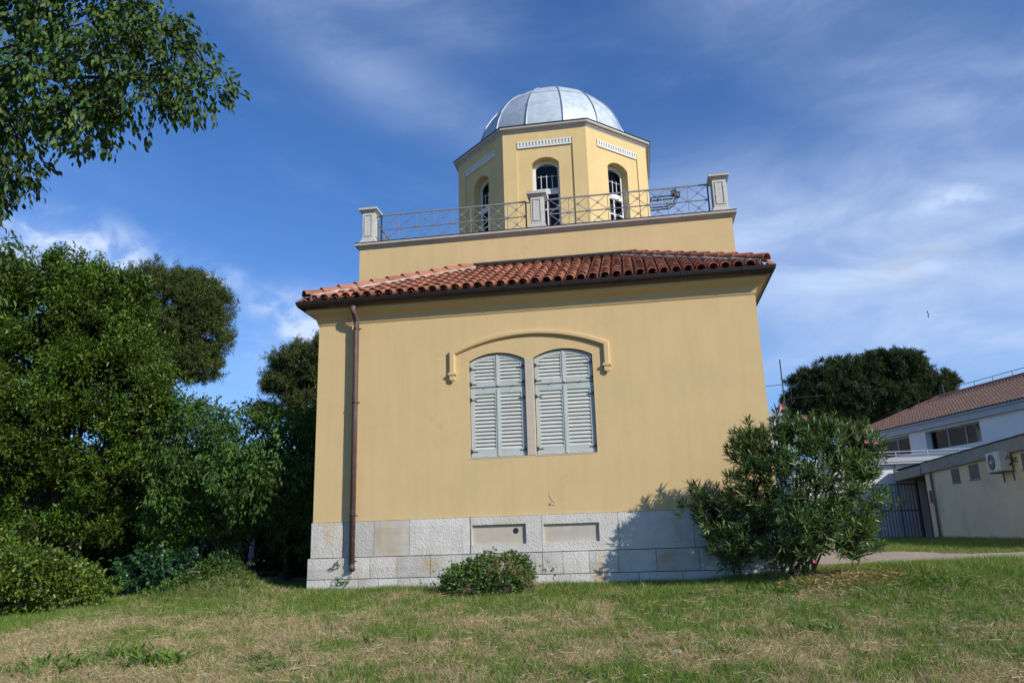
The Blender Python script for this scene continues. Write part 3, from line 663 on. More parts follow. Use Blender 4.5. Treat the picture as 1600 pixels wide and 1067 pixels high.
dr_.box(OX+.965, OX+.998, 22, 24.8, 1.18, 1.22); dr_.build('door_rail', M['hinge'], d_)
mb = MB()
for k in range(5): mb.box(OX+.95, OX+1.05, 21.8, 24.9, 2.40+k*.085, 2.44+k*.085)
mb.build('transom_louvre', M['vent'], OB)
for y0, y1 in ((18.2, 18.95), (16.5, 17.3), (12.5, 13.3), (10.0, 10.8)):
    mb = MB(); mb.box(OX-.012, OX+.02, y0, y1, 2.33, 2.82); v_ = mb.build('vent_window', M['vent'], OB, bevel=.004)
    mb = MB(); mb.box(OX-.05, OX+.02, y0-.04, y1+.04, 2.29, 2.325); mb.build('sill', M['concrete'], v_)
    mb = MB()
    for k in range(5): mb.box(OX-.018, OX-.0125, y0+.03, y1-.03, 2.37+k*.09, 2.42+k*.09)
    mb.build('board', M['vent'], v_)
mb = MB(); mb.tube([(OX-.07, 20.9, 2.86), (OX-.07, 20.9, .12)], .045, 10)
p_ = mb.build('rain_pipe', M['vent'], OB, smooth=True)
for z in (2.2, 1.2, .4):
    k = MB(); k.tube([(OX-.07, 20.9, z-.02), (OX-.07, 20.9, z+.02)], .055, 10); k.build('pipe_clamp', M['concrete'], p_)
mb = MB(); mb.box(OX-.03, OX-.002, 21.12, 21.5, 1.72, 2.2); mb.build('wall_plaque', M['door'], OB)
mb = MB(); mb.tube([(14.4, 12.2, 3.33), (14.4, 12.2, 3.62)], .09, 12); mb.tube([(14.4, 12.2, 3.64), (14.4, 12.2, 3.70)], .13, 12, .10); mb.build('flue_cowl', M['steel'], OB, smooth=True)
AC = root('air_conditioner', 'ivory air conditioner unit mounted on cream wall under the concrete parapet', 'air conditioner', (OX-.2, 14.3, 2.3))
mb = MB(); mb.box(OX-.40, OX-.06, 13.85, 14.80, 2.36, 2.98); body = mb.build('casing', M['acwhite'], AC, bevel=.02)
mb = MB(); mb.tube([(OX-.401, 14.43, 2.67), (OX-.412, 14.43, 2.67)], .25, 24); mb.build('fan_grille', M['acdark'], AC)
mb = MB(); mb.tube([(OX-.413, 14.43, 2.67), (OX-.425, 14.43, 2.67)], .06, 12)
for k in range(3):
    rr_ = .10+.06*k; mb.tube([(OX-.42, 14.43+rr_*math.cos(a), 2.67+rr_*math.sin(a)) for a in np.linspace(0, 2*math.pi, 20)], .006, 4)
mb.build('grille_ring', M['acwhite'], AC)
mb = MB()
for y in (13.97, 14.67): mb.box(OX-.42, OX-.001, y-.02, y+.02, 2.325, 2.357); mb.box(OX-.03, OX-.001, y-.02, y+.02, 2.05, 2.324)
mb.build('bracket', M['vent'], AC)
mb = MB(); mb.tube([(OX-.15, 13.84, 2.55), (OX-.15, 13.75, 2.52), (OX-.10, 13.67, 2.66), (OX-.04, 13.61, 2.72), (OX-.0, 13.60, 2.72)], .022, 6); mb.tube([(OX-.2, 13.84, 2.72), (OX-.2, 13.73, 2.80), (OX-.1, 13.65, 2.62), (OX-.02, 13.55, 2.60)], .016, 6); mb.build('hose', M['hinge'], AC)

# white lower block with railing on its flat roof
LB = root('white_annex', 'low white rendered block with flat roof behind the iron gate', 'building', (13, 28, .1))
mb = MB(); mb.box(8.6, 19., 25.3, 31., -.3, 3.60); mb.build('wall', M['offwhite'], LB)
mb = MB(); mb.box(8.4, 19., 25.05, 31., 3.603, 3.69); mb.box(8.4, 19., 25.02, 31., 3.693, 3.86); mb.build('roof_slab', M['fargutter'], LB, bevel=.01)
mb = MB(); mb.box(8.5, 19., 25.12, 31., 3.862, 3.90); mb.build('roof_gravel', M['concrete'], LB)
mb = MB(); mb.box(13.05, 13.13, 25.27, 25.299, .1, 3.6); mb.tube([(13.55, 25.2, 3.6), (13.6, 25.2, 2.9)], .02, 5); mb.build('wall_conduit', M['metalframe'], LB)
mb = MB(); mb.box(12.5, 12.75, 25.2, 25.299, 2.42, 2.52); mb.build('wall_lamp', M['hinge'], LB)
RL = root('roof_railing', 'pale tubular handrail along the flat roof of the white block', 'railing', (13, 25.4, 3.9))
mb = MB(); mb.tube([(9., 25.4, 4.18), (18.9, 25.4, 4.18)], .022, 6); mb.tube([(9., 25.4, 4.04), (18.9, 25.4, 4.04)], .015, 6); mb.build('handrail', M['fargutter'], RL)
for i in range(8):
    mb = MB(); x = 9.2+i*1.35; mb.tube([(x, 25.4, 3.9), (x, 25.4, 4.18)], .02, 6); mb.build('railing_post', M['fargutter'], RL)
# iron gate
GT = root('iron_gate', 'grey iron bar gate between the oleander and the cream outbuilding', 'gate', (13., 24.2, .15))
gx0, gx1, gy_ = 11.8, 13.55, 24.3; gz = H(12.6, 24.3)
mb = MB()
for z in (gz+.08, gz+1.2, gz+2.32): mb.box(gx0, gx1, gy_-.02, gy_+.02, z-.022, z+.022)
mb.build('gate_rail', M['iron_dark'], GT)
gb = MB(); gb.box(-.013, .013, -.013, .013, 0, 2.32); gbm = gb.mesh('gate_bar', M['iron_dark'])
for i in range(13): inst('gate_bar', gbm, GT, T((gx0+.06+i*(gx1-gx0-.12)/12, gy_-.034, gz+.04)))
for x in (gx0-.03, gx1+.03):
    mb = MB(); mb.box(x-.035, x+.035, gy_-.05, gy_+.05, gz-.1, gz+2.45); mb.build('gate_post', M['iron_dark'], GT)

# two-storey white building with tiled roof, far right
FB = root('white_school_building', 'two storey white building with brown tiled hip roof and ribbon windows', 'building', (22, 34, 0))
O2 = Vector((21.27, 30.34, 0)); X2 = Vector((.339, -.941, 0)).normalized(); Y2 = Vector((.941, .339, 0)).normalized()
M2 = Matrix(((X2.x, Y2.x, 0, O2.x), (X2.y, Y2.y, 0, O2.y), (0, 0, 1, 0), (0, 0, 0, 1)))
mb = MB(); mb.M = M2 @ T((0, .25, 0)); wall_with_openings(mb, -15.2, 10., -.5, 6.55, [(-13.9, -9.3, 5.32, 6.49, 0), (-7.85, -3.5, 5.32, 6.44, 0), (2., 6., 5.32, 6.44, 0)], 0, .5)
mb.box(-15.2, 10., 8.2, 8.5, -.5, 6.55); mb.box(-15.2, -14.9, .5, 8.2, -.5, 6.55); mb.box(9.7, 10., .5, 8.2, -.5, 6.55); mb.box(-14.9, 9.7, .52, 8.2, 3.3, 3.4)
mb.build('wall', M['offwhite'], FB)
mb = MB(); mb.M = M2; mb.box(-14.8, 9.6, 1.6, 1.7, 3.5, 6.54); mb.build('unlit_room_sheet', M['dark'], FB)  # dark sheet added behind the glass in place of unlit rooms
mb = MB(); mb.M = M2; mb.box(-15.5, 10.3, 0, 9., 6.552, 6.98); mb.build('eave_fascia', M['fargutter'], FB, bevel=.02)
mb = MB(); mb.M = M2; mb.box(-15.6, 10.4, -.10, -.001, 6.90, 7.02); mb.build('gutter', M['metalframe'], FB, bevel=.01)
for a, b in ((-13.9, -9.3), (-7.85, -3.5), (2., 6.)):
    mb = MB(); mb.M = M2; z0, z1 = 5.32, 6.46; n = 3
    mb.box(a, b, .60, .66, z0, z0+.06); mb.box(a, b, .60, .66, z1-.08, z1)
    for k in range(n+1):
        x = a+.04+(b-a-.08)*k/n; mb.box(x-.045, x+.045, .59, .67, z0, z1)
    f_ = mb.build('window', M['metalframe'], FB)
    for k in range(n):
        x0 = a+.04+(b-a-.08)*k/n; mb = MB(); mb.M = M2; mb.box(x0+.045, x0+(b-a-.08)/n-.045, .62, .63, z0+.06, z1-.08); mb.build('window_pane', M['glass'], f_)
mb = MB(); mb.M = M2; zE, zR, rd = 7.03, 9.22, 4.5
mb.add([(-15.6, -.1, zE), (10.4, -.1, zE), (5.9, rd, zR), (-11.1, rd, zR), (-15.6, 9.1, zE), (10.4, 9.1, zE)], [(0, 1, 2, 3), (0, 3, 4), (1, 5, 2), (3, 2, 5, 4)])
mb.build('roof', M['farroof'], FB)
mb = MB(); mb.M = M2; n = 104; slp = math.hypot(rd+.1, zR-zE)      # ridged tile courses on the visible slope
for i in range(n):
    x = -15.45+i*.25; t1 = min(1, (x+15.6)/4.5, (10.4-x)/4.5)
    if t1 < .05: continue
    for k in range(int(12*t1)+1):
        f0, f1 = k/12, min((k+1.1)/12, t1)
        if f1 <= f0: continue
        y0_, y1_ = -.13+(rd+.13)*f0, -.13+(rd+.13)*f1; z0_, z1_ = zE+(zR-zE)*f0+.03, zE+(zR-zE)*f1
        mb.add([(x-.10, y0_, z0_), (x, y0_, z0_+.085), (x+.10, y0_, z0_), (x-.08, y1_, z1_), (x, y1_, z1_+.065), (x+.08, y1_, z1_)], [(0, 1, 4, 3), (1, 2, 5, 4), (0, 2, 1)])
o = mb.build('roof_tiles', M['farroof'], FB); o['kind'] = 'stuff'
mb = MB(); mb.M = M2
hp = tile_mesh('ridge_tile', .14, .12, .5)
mb.tube([(-15.6, -.1, zE+.08), (-11.1, rd, zR+.05), (5.9, rd, zR+.05)], .12, 8); mb.build('ridge', M['tile'], FB)
mb = MB(); mb.M = M2; mb.tube([(-14.0, 1.6, zE+1.15), (-11.1, rd, zR+.42), (5.9, rd, zR+.42)], .02, 5)
for i in range(12): mb.tube([(-11.1+i*1.5, rd, zR), (-11.1+i*1.5, rd, zR+.42)], .018, 5)
mb.tube([(-10.6, rd-.2, zR), (-10.6, rd-.2, zR+.75)], .035, 6); mb.build('ridge_cable', M['iron_dark'], FB)

# small house just visible behind the corner, with its aerial
SH = root('distant_house', 'small pale house gable just visible between the tower building and the oleander', 'house', (8, 43, 0))
mb = MB(); mb.box(5.0, 11.0, 40, 47, -.5, 8.2); mb.build('wall', M['offwhite'], SH)
mb = MB(); mb.prism([(4.7, 8.2), (11.3, 8.2), (8, 9.4)], 39.7, 47.3); mb.box(4.6, 11.35, 39.6, 39.7, 8.12, 8.22); mb.build('roof', M['fargutter'], SH)
mb = MB(); mb.bar((11.1, 39.65, 8.75), (10.3, 39.65, 7.3), .12, .1); mb.build('eave_bracket', M['cream'], SH)
AN = root('roof_aerial', 'thin television aerial mast with crossbars against the sky', 'aerial', (11.15, 42, 8.2))
mb = MB(); mb.tube([(11.75, 42, 7.9), (11.75, 42, 12.35)], .045, 6); mb.build('mast', M['iron_dark'], AN)
mb = MB()
for z, l0, l1 in ((10.55, -1.3, .35), (8.95, -.6, .2), (9.65, .55, 2.6)): mb.tube([(11.75+l0, 42, z), (11.75+l1, 42, z+.06)], .022, 5)
for z, x in ((10.55, .75), (10.2, .5), (9.7, .4), (9.35, .55), (8.95, -.4)):
    mb.tube([(11.75+x, 41.75, z), (11.75+x, 42.25, z+.05)], .02, 5); mb.tube([(11.75+x-.1, 42, z-.1), (11.75+x+.12, 42, z+.12)], .018, 5)
mb.tube([(12.3, 42, 10.6), (12.2, 42, 9.3)], .015, 5); mb.build('crossbar', M['iron_dark'], AN)

# bright wall glimpsed through the shrubs on the left
mb = MB(); mb.box(-11.3, -8.7, 7.6, 7.8, -.6, .95); tag(mb.build('garden_wall', M['offwhite']), 'white garden wall glimpsed through the shrubs on the left', 'wall')

# ------------------------------------------------------------------ foliage
rng = np.random.default_rng(11)
def unit(v): return v/np.maximum(np.linalg.norm(v, axis=-1, keepdims=True), 1e-9)
def leaf_geo(P, D, Nn, L, Wd, tone, shape='rhomb', fold=.25, droop=0.):
    """leaves from base points P along D with face normal Nn"""
    n = len(P); D = unit(D); S_ = unit(np.cross(D, Nn)); U = np.cross(S_, D)
    L = np.broadcast_to(L, n)[:, None]; Wd = np.broadcast_to(Wd, n)[:, None]
    if shape == 'rhomb':
        V = np.stack([P, P+D*L*.45+S_*Wd*.5+U*Wd*fold, P+D*L-U*L*droop, P+D*L*.45-S_*Wd*.5+U*Wd*fold], 1)
        F = np.array([[0, 1, 2], [0, 2, 3]])
    elif shape == 'lens':
        V = np.stack([P, P+D*L*.28+S_*Wd*.46+U*Wd*fold, P+D*L*.66+S_*Wd*.40+U*Wd*fold-U*L*droop*.4, P+D*L-U*L*droop,
                      P+D*L*.66-S_*Wd*.40+U*Wd*fold-U*L*droop*.4, P+D*L*.28-S_*Wd*.46+U*Wd*fold], 1)
        F = np.array([[0, 1, 5], [1, 2, 4], [1, 4, 5], [2, 3, 4]])
    else:
        V = np.stack([P-S_*Wd*.5, P+S_*Wd*.5, P+D*L-U*L*droop], 1); F = np.array([[0, 1, 2]])
    k = V.shape[1]; f = (F[None]+(np.arange(n)*k)[:, None, None]).reshape(-1, 3)
    return V.reshape(-1, 3), f, np.repeat(tone, k, 0)
class Leaves:
    def __init__(s): s.V = []; s.F = []; s.T = []; s.n = 0
    def add(s, V, F, Tn): s.V.append(V); s.F.append(F+s.n); s.T.append(Tn); s.n += len(V)
    def build(s, name, m, parent=None, kind='stuff'):
        me = np_mesh(name, np.concatenate(s.V), np.concatenate(s.F), m, np.concatenate(s.T))
        o = link(bpy.data.objects.new(name, me), parent)
        if kind: o['kind'] = kind
        return o
def tones(n, c, var=.25, yel=.15, sh=None):
    c = np.array(c); v = 1+var*rng.standard_normal(n)*.6; y = np.clip(rng.standard_normal(n)*yel, -.3, .5)
    t = c[None]*np.clip(v, .45, 1.9)[:, None]; t[:, 0] *= 1+y*1.2; t[:, 1] *= 1+y*.4; return np.clip(t, .004, .9)
def sprigs_on_blobs(blobs, dens, shell=.3, sq=1., voids=-.45):
    """points and outward directions on the shell of a union of ellipsoid blobs"""
    P = []; D = []
    for (x, y, z, rx, ry, rz) in blobs:
        area = 4*math.pi*((rx*ry)**1.6/3+(rx*rz)**1.6/3+(ry*rz)**1.6/3)**(1/1.6); n = int(area*dens)
        d = unit(rng.standard_normal((n, 3))); rad = 1-shell*np.abs(rng.random(n))**1.3
        lump = 1+.24*np.sin(d[:, 0]*7+x*3)*np.sin(d[:, 1]*6+y*2)*np.sin(d[:, 2]*8+z)+.07*np.sin(d[:, 0]*17+z)*np.sin(d[:, 2]*15+x)
        p = np.array([x, y, z])+d*np.array([rx, ry, rz])*(rad*lump)[:, None]
        vs_ = 2.2/max(rx, ry, rz)**.35; q = p*vs_*2.3; vd = np.sin(q[:, 0]+1.3*np.sin(q[:, 2]*.7+x))*np.sin(q[:, 1]*.8+.7)+np.sin(q[:, 2]*1.25+1.1*np.sin(q[:, 0]*.8+z))*.8
        keep = vd+.25*rng.standard_normal(n) > voids
        for (a, b, c, ra, rb_, rc) in blobs:
            if (a, b, c) == (x, y, z): continue
            keep &= (((p-np.array([a, b, c]))/np.array([ra, rb_, rc]))**2).sum(1) > .45
        P.append(p[keep]); D.append(d[keep])
    return np.concatenate(P), np.concatenate(D)
def foliage(L, P, D, nleaf, ln, wd, c, up=.5, spread=1., jit=.12, shape='rhomb', var=.3, yel=.15, hang=0., fold=.25, droop=.1, clump=.35):
    n = len(P)
    tw = unit(D+np.array([0, 0, up])+.45*rng.standard_normal((n, 3)))
    ctone = 1+clump*(np.sin(P[:, 0]*2.3+1)*np.sin(P[:, 1]*2.1)*np.sin(P[:, 2]*2.7+.5))*.6+.15*rng.standard_normal(n)
    pp = np.repeat(P, nleaf, 0); tt = np.repeat(tw, nleaf, 0); m = len(pp); s_ = rng.random(m)
    base = pp+tt*((s_-.4)*jit*2.)[:, None]+rng.standard_normal((m, 3))*jit*.22
    d = unit(tt*.7+unit(rng.standard_normal((m, 3)))*spread-np.array([0, 0, hang]))
    nn = unit(np.array([0, 0, 1.])+.7*rng.standard_normal((m, 3)))
    tn = tones(m, c, var, yel)*np.repeat(np.clip(ctone, .5, 1.6), nleaf)[:, None]
    l_ = ln*(.65+.6*rng.random(m))
    L.add(*leaf_geo(base, d, nn, l_, l_*wd, tn, shape, fold, droop))
def limbs(mb, base, tips, r0_, mids=None, n=7):
    base = Vector(base)
    for tp in tips:
        tp = Vector(tp); d = tp-base; pts_ = [base]
        for k in range(1, 5):
            f_ = k/5; pts_.append(base+d*f_+Vector((random.uniform(-1, 1), random.uniform(-1, 1), random.uniform(-.3, .6)))*d.length*.04)
        pts_.append(tp); mb.tube(pts_, r0_*random.uniform(.7, 1.), n, .008)

def blobs3(l): return [(*b, ) if len(b) == 6 else (b[0], b[1], b[2], b[3], b[3], b[3]) for b in l]
def lumpy(bl, k, f):     # add smaller lobes on the outside of each crown lobe
    out = list(bl)
    for (x, y, z, a, b, c) in bl:
        for _ in range(k):
            d = unit(rng.standard_normal(3)); d[1] = -abs(d[1])*.8; g_ = f*(.7+.6*rng.random()); out.append((x+d[0]*a*.88, y+d[1]*b*.88, z+d[2]*c*.88, a*g_, b*g_, c*g_*.85))
    return out
def pull(bl, k):         # move lobes towards the lawn
    return [(CAM.x+(x-CAM.x)*k, CAM.y+(y-CAM.y)*k, CAM.z+(z-CAM.z)*k, a*k, b*k, c*k) for x, y, z, a, b, c in bl]
# 1. big bay laurel on the left
LT = root('laurel_tree', 'large bright green bay laurel tree at the left edge of the lawn', 'tree', (-9.9, 1.6, -.25))
bl = blobs3([(-10.6, 2.0, 5.2, 1.75, 1.5, 1.7), (-9.25, 1.6, 5.35, .95, 1.0, 1.15), (-8.75, 1.4, 4.3, 1.05, 1., 1.15), (-11.9, 2.0, 4.6, 1.7, 1.5, 2.0), (-9.7, 1.2, 3.4, 1.3, 1.1, 1.3),
             (-7.75, 1.4, 3.25, .85, .9, 1.0), (-10.9, 1.0, 3.0, 1.1, 1.0, .85), (-9.9, 1.6, 6.1, .9, .8, .75), (-8.3, 1.4, 2.25, .95, .8, .85), (-11.6, 1.5, 6.2, 1.0, 1, .9), (-8.6, 1.6, 5.9, .45, .5, .45),
             (-10.0, .7, 2.45, .7, .6, .5)])
bl = lumpy(bl, 3, .36)+blobs3([(-9.9, 1.15, 1.55, .95, .45, .75), (-11.2, 1.1, 1.7, .9, .45, .8), (-8.9, 1.3, 1.3, .7, .4, .6)])
L = Leaves(); P, D = sprigs_on_blobs(bl, 105, .36, voids=-.18); foliage(L, P, D, 15, .088, .36, (.080, .140, .014), up=.7, jit=.14, clump=.5, yel=.25)
n = 7000; Pi = np.concatenate([np.array(b[:3])+unit(rng.standard_normal((n//12, 3)))*np.array(b[3:])*.6*rng.random((n//12, 1)) for b in bl[:12]]); foliage(L, Pi, unit(rng.standard_normal((len(Pi), 3))), 8, .13, .45, (.028, .055, .012), jit=.2)  # inner fill leaves coloured darker, painting shade inside the crown
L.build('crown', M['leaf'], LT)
mb = MB(); limbs(mb, (-9.9, 1.7, -.3), [(-10.6, 2, 5.2), (-9.2, 1.6, 5.2), (-11.8, 2, 4.8), (-8.3, 1.4, 3.6), (-9.9, 1.6, 6.0), (-10.8, 1.2, 3.2)], .13); mb.build('trunk', M['bark'], LT, smooth=True)
# 2. shrubby cherry next to the building
CT = root('cherry_tree', 'leafy small tree with drooping leaves between the laurel and yellow building', 'tree', (-6.9, 3.2, 0))
bl = blobs3([(-7.9, 3.1, 2.9, 1.0, .9, .95), (-6.9, 3.2, 2.75, 1.0, .9, 1.0), (-5.9, 3.1, 2.55, .95, .8, 1.05), (-5.2, 3.6, 2.6, .8, .8, .9), (-6.5, 2.8, 1.9, .8, .7, .6), (-8.3, 3.4, 2.0, .8, .8, .9), (-5.6, 4.2, 1.4, .9, .8, .9), (-7.6, 4.2, 1.6, 1.2, .7, 1.0), (-4.9, 3.7, 3.0, .7, .6, .75), (-4.8, 3.9, 2.1, .7, .6, .7), (-4.3, 3.6, 2.7, .5, .5, .7)])
bl = pull(lumpy(bl, 2, .4), .88)
L = Leaves(); P, D = sprigs_on_blobs(bl, 60, .45); foliage(L, P, D, 12, .09, .40, (.078, .150, .030), up=.3, hang=.75, spread=.7, jit=.15, clump=.35); L.build('crown', M['leafsoft'], CT)
mb = MB(); limbs(mb, (-6.7, 3.3, -.1), [(-7.9, 3.1, 3.2), (-6.9, 3.2, 3.3), (-5.9, 3.1, 3.1), (-5.2, 3.6, 3.0), (-6.5, 2.9, 3.4)], .07); mb.tube([(-5.8, 3.6, -.1), (-5.9, 3.5, 1.2), (-6.2, 3.4, 2.6)], .07, 8, .03); mb.build('trunk', M['bark'], CT, smooth=True)
# 3. lighter shrub in front of it
LS = root('privet_shrub', 'pale green arching shrub growing in front of the small tree', 'shrub', (-6.9, 1.6, 0))
bl = blobs3([(-6.9, 1.7, 1.75, .75, .6, .7), (-6.35, 1.5, 1.45, .6, .5, .55), (-7.3, 1.6, 1.1, .6, .5, .6), (-6.4, 1.9, 2.2, .55, .5, .5), (-6.8, 1.9, 2.55, .4, .4, .35)])
L = Leaves(); P, D = sprigs_on_blobs(bl, 85, .55); foliage(L, P, D, 12, .068, .42, (.11, .205, .030), up=.4, jit=.13, clump=.4); L.build('foliage', M['leaf'], LS)
mb = MB(); limbs(mb, (-6.95, 1.8, -.05), [(-7.3, 1.6, 1.5), (-6.9, 1.7, 2.4), (-6.3, 1.5, 1.8), (-6.5, 1.9, 2.7), (-7.5, 1.8, 1.2), (-6.1, 1.7, 1.2)], .022, n=5); mb.build('stem', M['twig'], LS)
# 4. bush at the bottom left, small dark bush beside it
BB = root('laurel_hedge_bush', 'low rounded bright green bush at the left edge with broad leaves', 'bush', (-7.6, -1.2, -.3))
bl = blobs3([(-8.05, -1.25, .22, .85, .65, .52), (-7.25, -1.1, .12, .42, .42, .42), (-6.85, -1.05, .0, .32, .3, .26), (-8.9, -1.2, .4, .8, .7, .7), (-7.6, -1.2, .42, .3, .3, .25)])
bl = lumpy(bl, 5, .42)
L = Leaves(); P, D = sprigs_on_blobs(bl, 130, .5, voids=-.5); foliage(L, P, D, 9, .070, .46, (.100, .155, .020), up=.6, jit=.12, clump=.3, yel=.3, shape='lens'); L.build('foliage', M['leaf'], BB)
mb = MB(); limbs(mb, (-7.9, -1.1, -.35), [(-8.3, -1.2, .7), (-7.6, -1.2, .6), (-7.0, -1.1, .4)], .03, n=6); mb.build('stem', M['twig'], BB)
DB = root('dark_shrub', 'small dark green broad leaved shrub right of the low bush', 'shrub', (-6.45, .6, 0))
bl = blobs3([(-6.6, .55, .32, .50, .4, .36), (-7.2, .6, .3, .5, .4, .35), (-6.2, .7, .22, .3, .3, .25)])
L = Leaves(); P, D = sprigs_on_blobs(bl, 100, .4); foliage(L, P, D, 7, .085, .55, (.035, .095, .035), up=.4, jit=.08, shape='lens'); L.build('foliage', M['leaf'], DB)
mb = MB(); limbs(mb, (-6.7, .6, -.1), [(-6.8, .6, .5), (-6.3, .6, .4)], .015, n=5); mb.build('stem', M['twig'], DB)
# 5. dense trees closing the view behind; dark leaf colour paints the shaded gaps
BK = root('shade_toned_thicket', 'evergreen hedge thicket with shade put into its leaf colour, behind the small tree and garden wall', 'hedge', (-11, 12, 0))
bl = blobs3([(-20, 12.5, 2.2, 3, 1.8, 2.9), (-16, 13, 2.4, 2.6, 1.6, 3.0), (-12.5, 13.2, 1.8, 2.4, 1.6, 2.9), (-9.3, 13, 1.9, 2.2, 1.6, 2.7), (-6.6, 13, 1.6, 1.8, 1.5, 2.5), (-24, 13, 2.5, 3, 1.8, 3),
             (-9.0, 5.6, .7, 1.1, .7, 1.1), (-11.5, 5.0, .9, 1.5, .8, 1.3), (-13.5, 4.5, 1.2, 1.7, .8, 1.9), (-10.2, 3.6, 1.0, 1.3, .5, 1.2), (-12.2, 3.4, 1.1, 1.3, .5, 1.2), (-8.6, 3.0, .7, .8, .4, .9), (-6.2, 6.4, .7, 1.2, .8, 1.2), (-4.8, 7.4, .8, 1., .8, 1.2), (-15.5, 5., 1.1, 1.5, .8, 1.5), (-7.6, 8.8, 1., 1.5, .7, 1.5), (-10.6, 9.2, 1.1, 1.8, .7, 1.6), (-8.4, 9.2, 2.9, 1.3, .8, 1.35), (-7.0, 9.2, 2.9, 1.2, .8, 1.5)])
L = Leaves(); P, D = sprigs_on_blobs(bl, 32, .35, voids=-3); foliage(L, P, D, 8, .16, .45, (.035, .07, .020), up=.4, jit=.2); L.build('foliage', M['leafsoft'], BK)
# 6. pines
def pine(name, label, bl, base, dens, nleaf=52, ln=.17, wd=.16, c=(.050, .085, .022), limbs_r=.16, up=.6, parent_group='pine trees beyond the buildings'):
    rt = root(name, label, 'tree', base, parent_group); bl = lumpy(blobs3(bl), 4, .38)
    L = Leaves(); P, D = sprigs_on_blobs(bl, dens*1.45, .5, voids=-.5); foliage(L, P, D, nleaf, ln, wd, c, up=up, spread=.9, jit=.26, clump=.5, fold=.1); L.build('crown', M['needle'], rt)
    mb = MB(); top = max(b[2] for b in bl); b0 = Vector(base)
    cx_ = sum(b[0] for b in bl)/len(bl); cy_ = sum(b[1] for b in bl)/len(bl); zf = min(b[2]-b[5] for b in bl); bl = bl[:9]
    fork = Vector((cx_, cy_, zf)); mb.tube([b0-Vector((0, 0, .3)), b0.lerp(fork, .5)+Vector((.2, 0, 0)), fork], limbs_r*1.6, 9, limbs_r)
    for b in bl: mb.tube([fork, fork.lerp(Vector(b[:3]), .55)+Vector((0, 0, -.2)), Vector(b[:3])], limbs_r*.6, 6, .03)
    mb.build('trunk', M['bark'], rt, smooth=True)
pine('pine_tree', 'tall dark pine rising behind the laurel tree',
     [(-21.5, 22, 12.9, 2.6, 2.2, 1.9), (-19.3, 22, 12.6, 1.5, 1.4, 1.3), (-18.9, 22, 11.0, 1.25, 1.2, 1.2), (-19.4, 22, 9.6, 1.3, 1.1, .8), (-21.5, 22, 10.6, 2.2, 2, 1.6), (-23.5, 22, 11.8, 2, 2, 2.0), (-19.8, 22, 13.5, 1.2, 1., .7)], (-21, 22, -.3), 22, c=(.085, .112, .030))
pine('pine_tree', 'pine with open crown half hidden by the left wall of the yellow building',
     [(-13.9, 22, 9.3, 1.5, 1.2, .9), (-12.3, 22, 9.1, 1.5, 1.2, 1.0), (-14.9, 22, 8.9, .75, .8, .6), (-15.6, 22, 7.0, .7, .7, .35), (-13.3, 22, 7.1, 1.3, 1.0, .8), (-11.9, 22, 7.4, 1.2, 1.0, .9), (-12.2, 22, 10.0, 1.2, 1., .6), (-14.3, 22, 8.2, 1.1, 1., .6)], (-12.8, 22, -.3), 24, c=(.085, .108, .035))
pine('pine_tree', 'broad umbrella pine rising behind the white tiled building',
     [(18.3, 60, 13.3, 2.7, 2.5, 2.0), (20.8, 60, 14.3, 2.1, 2.2, 1.6), (24.8, 60, 14.6, 2.6, 2.4, 1.8), (27.8, 60, 12.9, 1.6, 1.6, 1.3), (22.8, 60, 12.2, 3.2, 2.6, 2.2), (17.2, 60, 11.8, 2.2, 2., 1.3), (26.3, 60, 11.6, 2.4, 2., 1.6), (19.5, 60, 10.4, 2.6, 2, 1.4), (23., 60, 15.3, 1.0, 1, .6)], (22, 60, -.3), 11, nleaf=46, ln=.36, wd=.15, c=(.058, .080, .032), limbs_r=.3)
# far treeline so that no bare horizon shows
L = Leaves(); bl = [(x, 95+6*math.sin(x), 1.5+1.2*math.sin(x*.7), 6, 4, 3.4) for x in np.arange(-120, 130, 8)]; P, D = sprigs_on_blobs(bl, .9, .3); foliage(L, P, D, 10, 1.1, .6, (.04, .06, .025), jit=.8)
o = L.build('distant_treeline', M['needle']); o['label'] = 'distant line of trees beyond the buildings'; o['category'] = 'woodland'

# 7. oleander at the right corner
OL = root('oleander_bush', 'large oleander bush with a few pink flowers at the right corner of the building', 'bush', (3.75, -1.05, .12))
bl = blobs3([(4.05, -1.15, 1.35, .80, .62, .68), (3.72, -1.1, 1.75, .55, .5, .42), (4.55, -1.2, 1.05, .50, .45, .50), (4.35, -1.25, 1.72, .45, .4, .36), (3.3, -1.05, 1.25, .42, .4, .42), (3.85, -1.1, 2.02, .30, .28, .26), (2.78, -.9, .92, .36, .32, .40), (3.3, -1.0, .72, .45, .35, .40), (4.0, -1.35, .66, .70, .42, .40), (4.75, -1.2, 1.45, .30, .3, .25), (3.32, -1.05, 1.82, .34, .33, .32), (4.78, -1.2, 1.82, .28, .28, .24), (4.2, -1.15, 1.98, .3, .3, .25), (3.6, -1.2, .48, .5, .32, .32), (2.95, -.95, .48, .34, .3, .34), (4.45, -1.35, .55, .38, .3, .28)])
bl = [(x-.05, y, z, a*.95, b, c*.97) for x, y, z, a, b, c in lumpy(bl, 3, .28)]
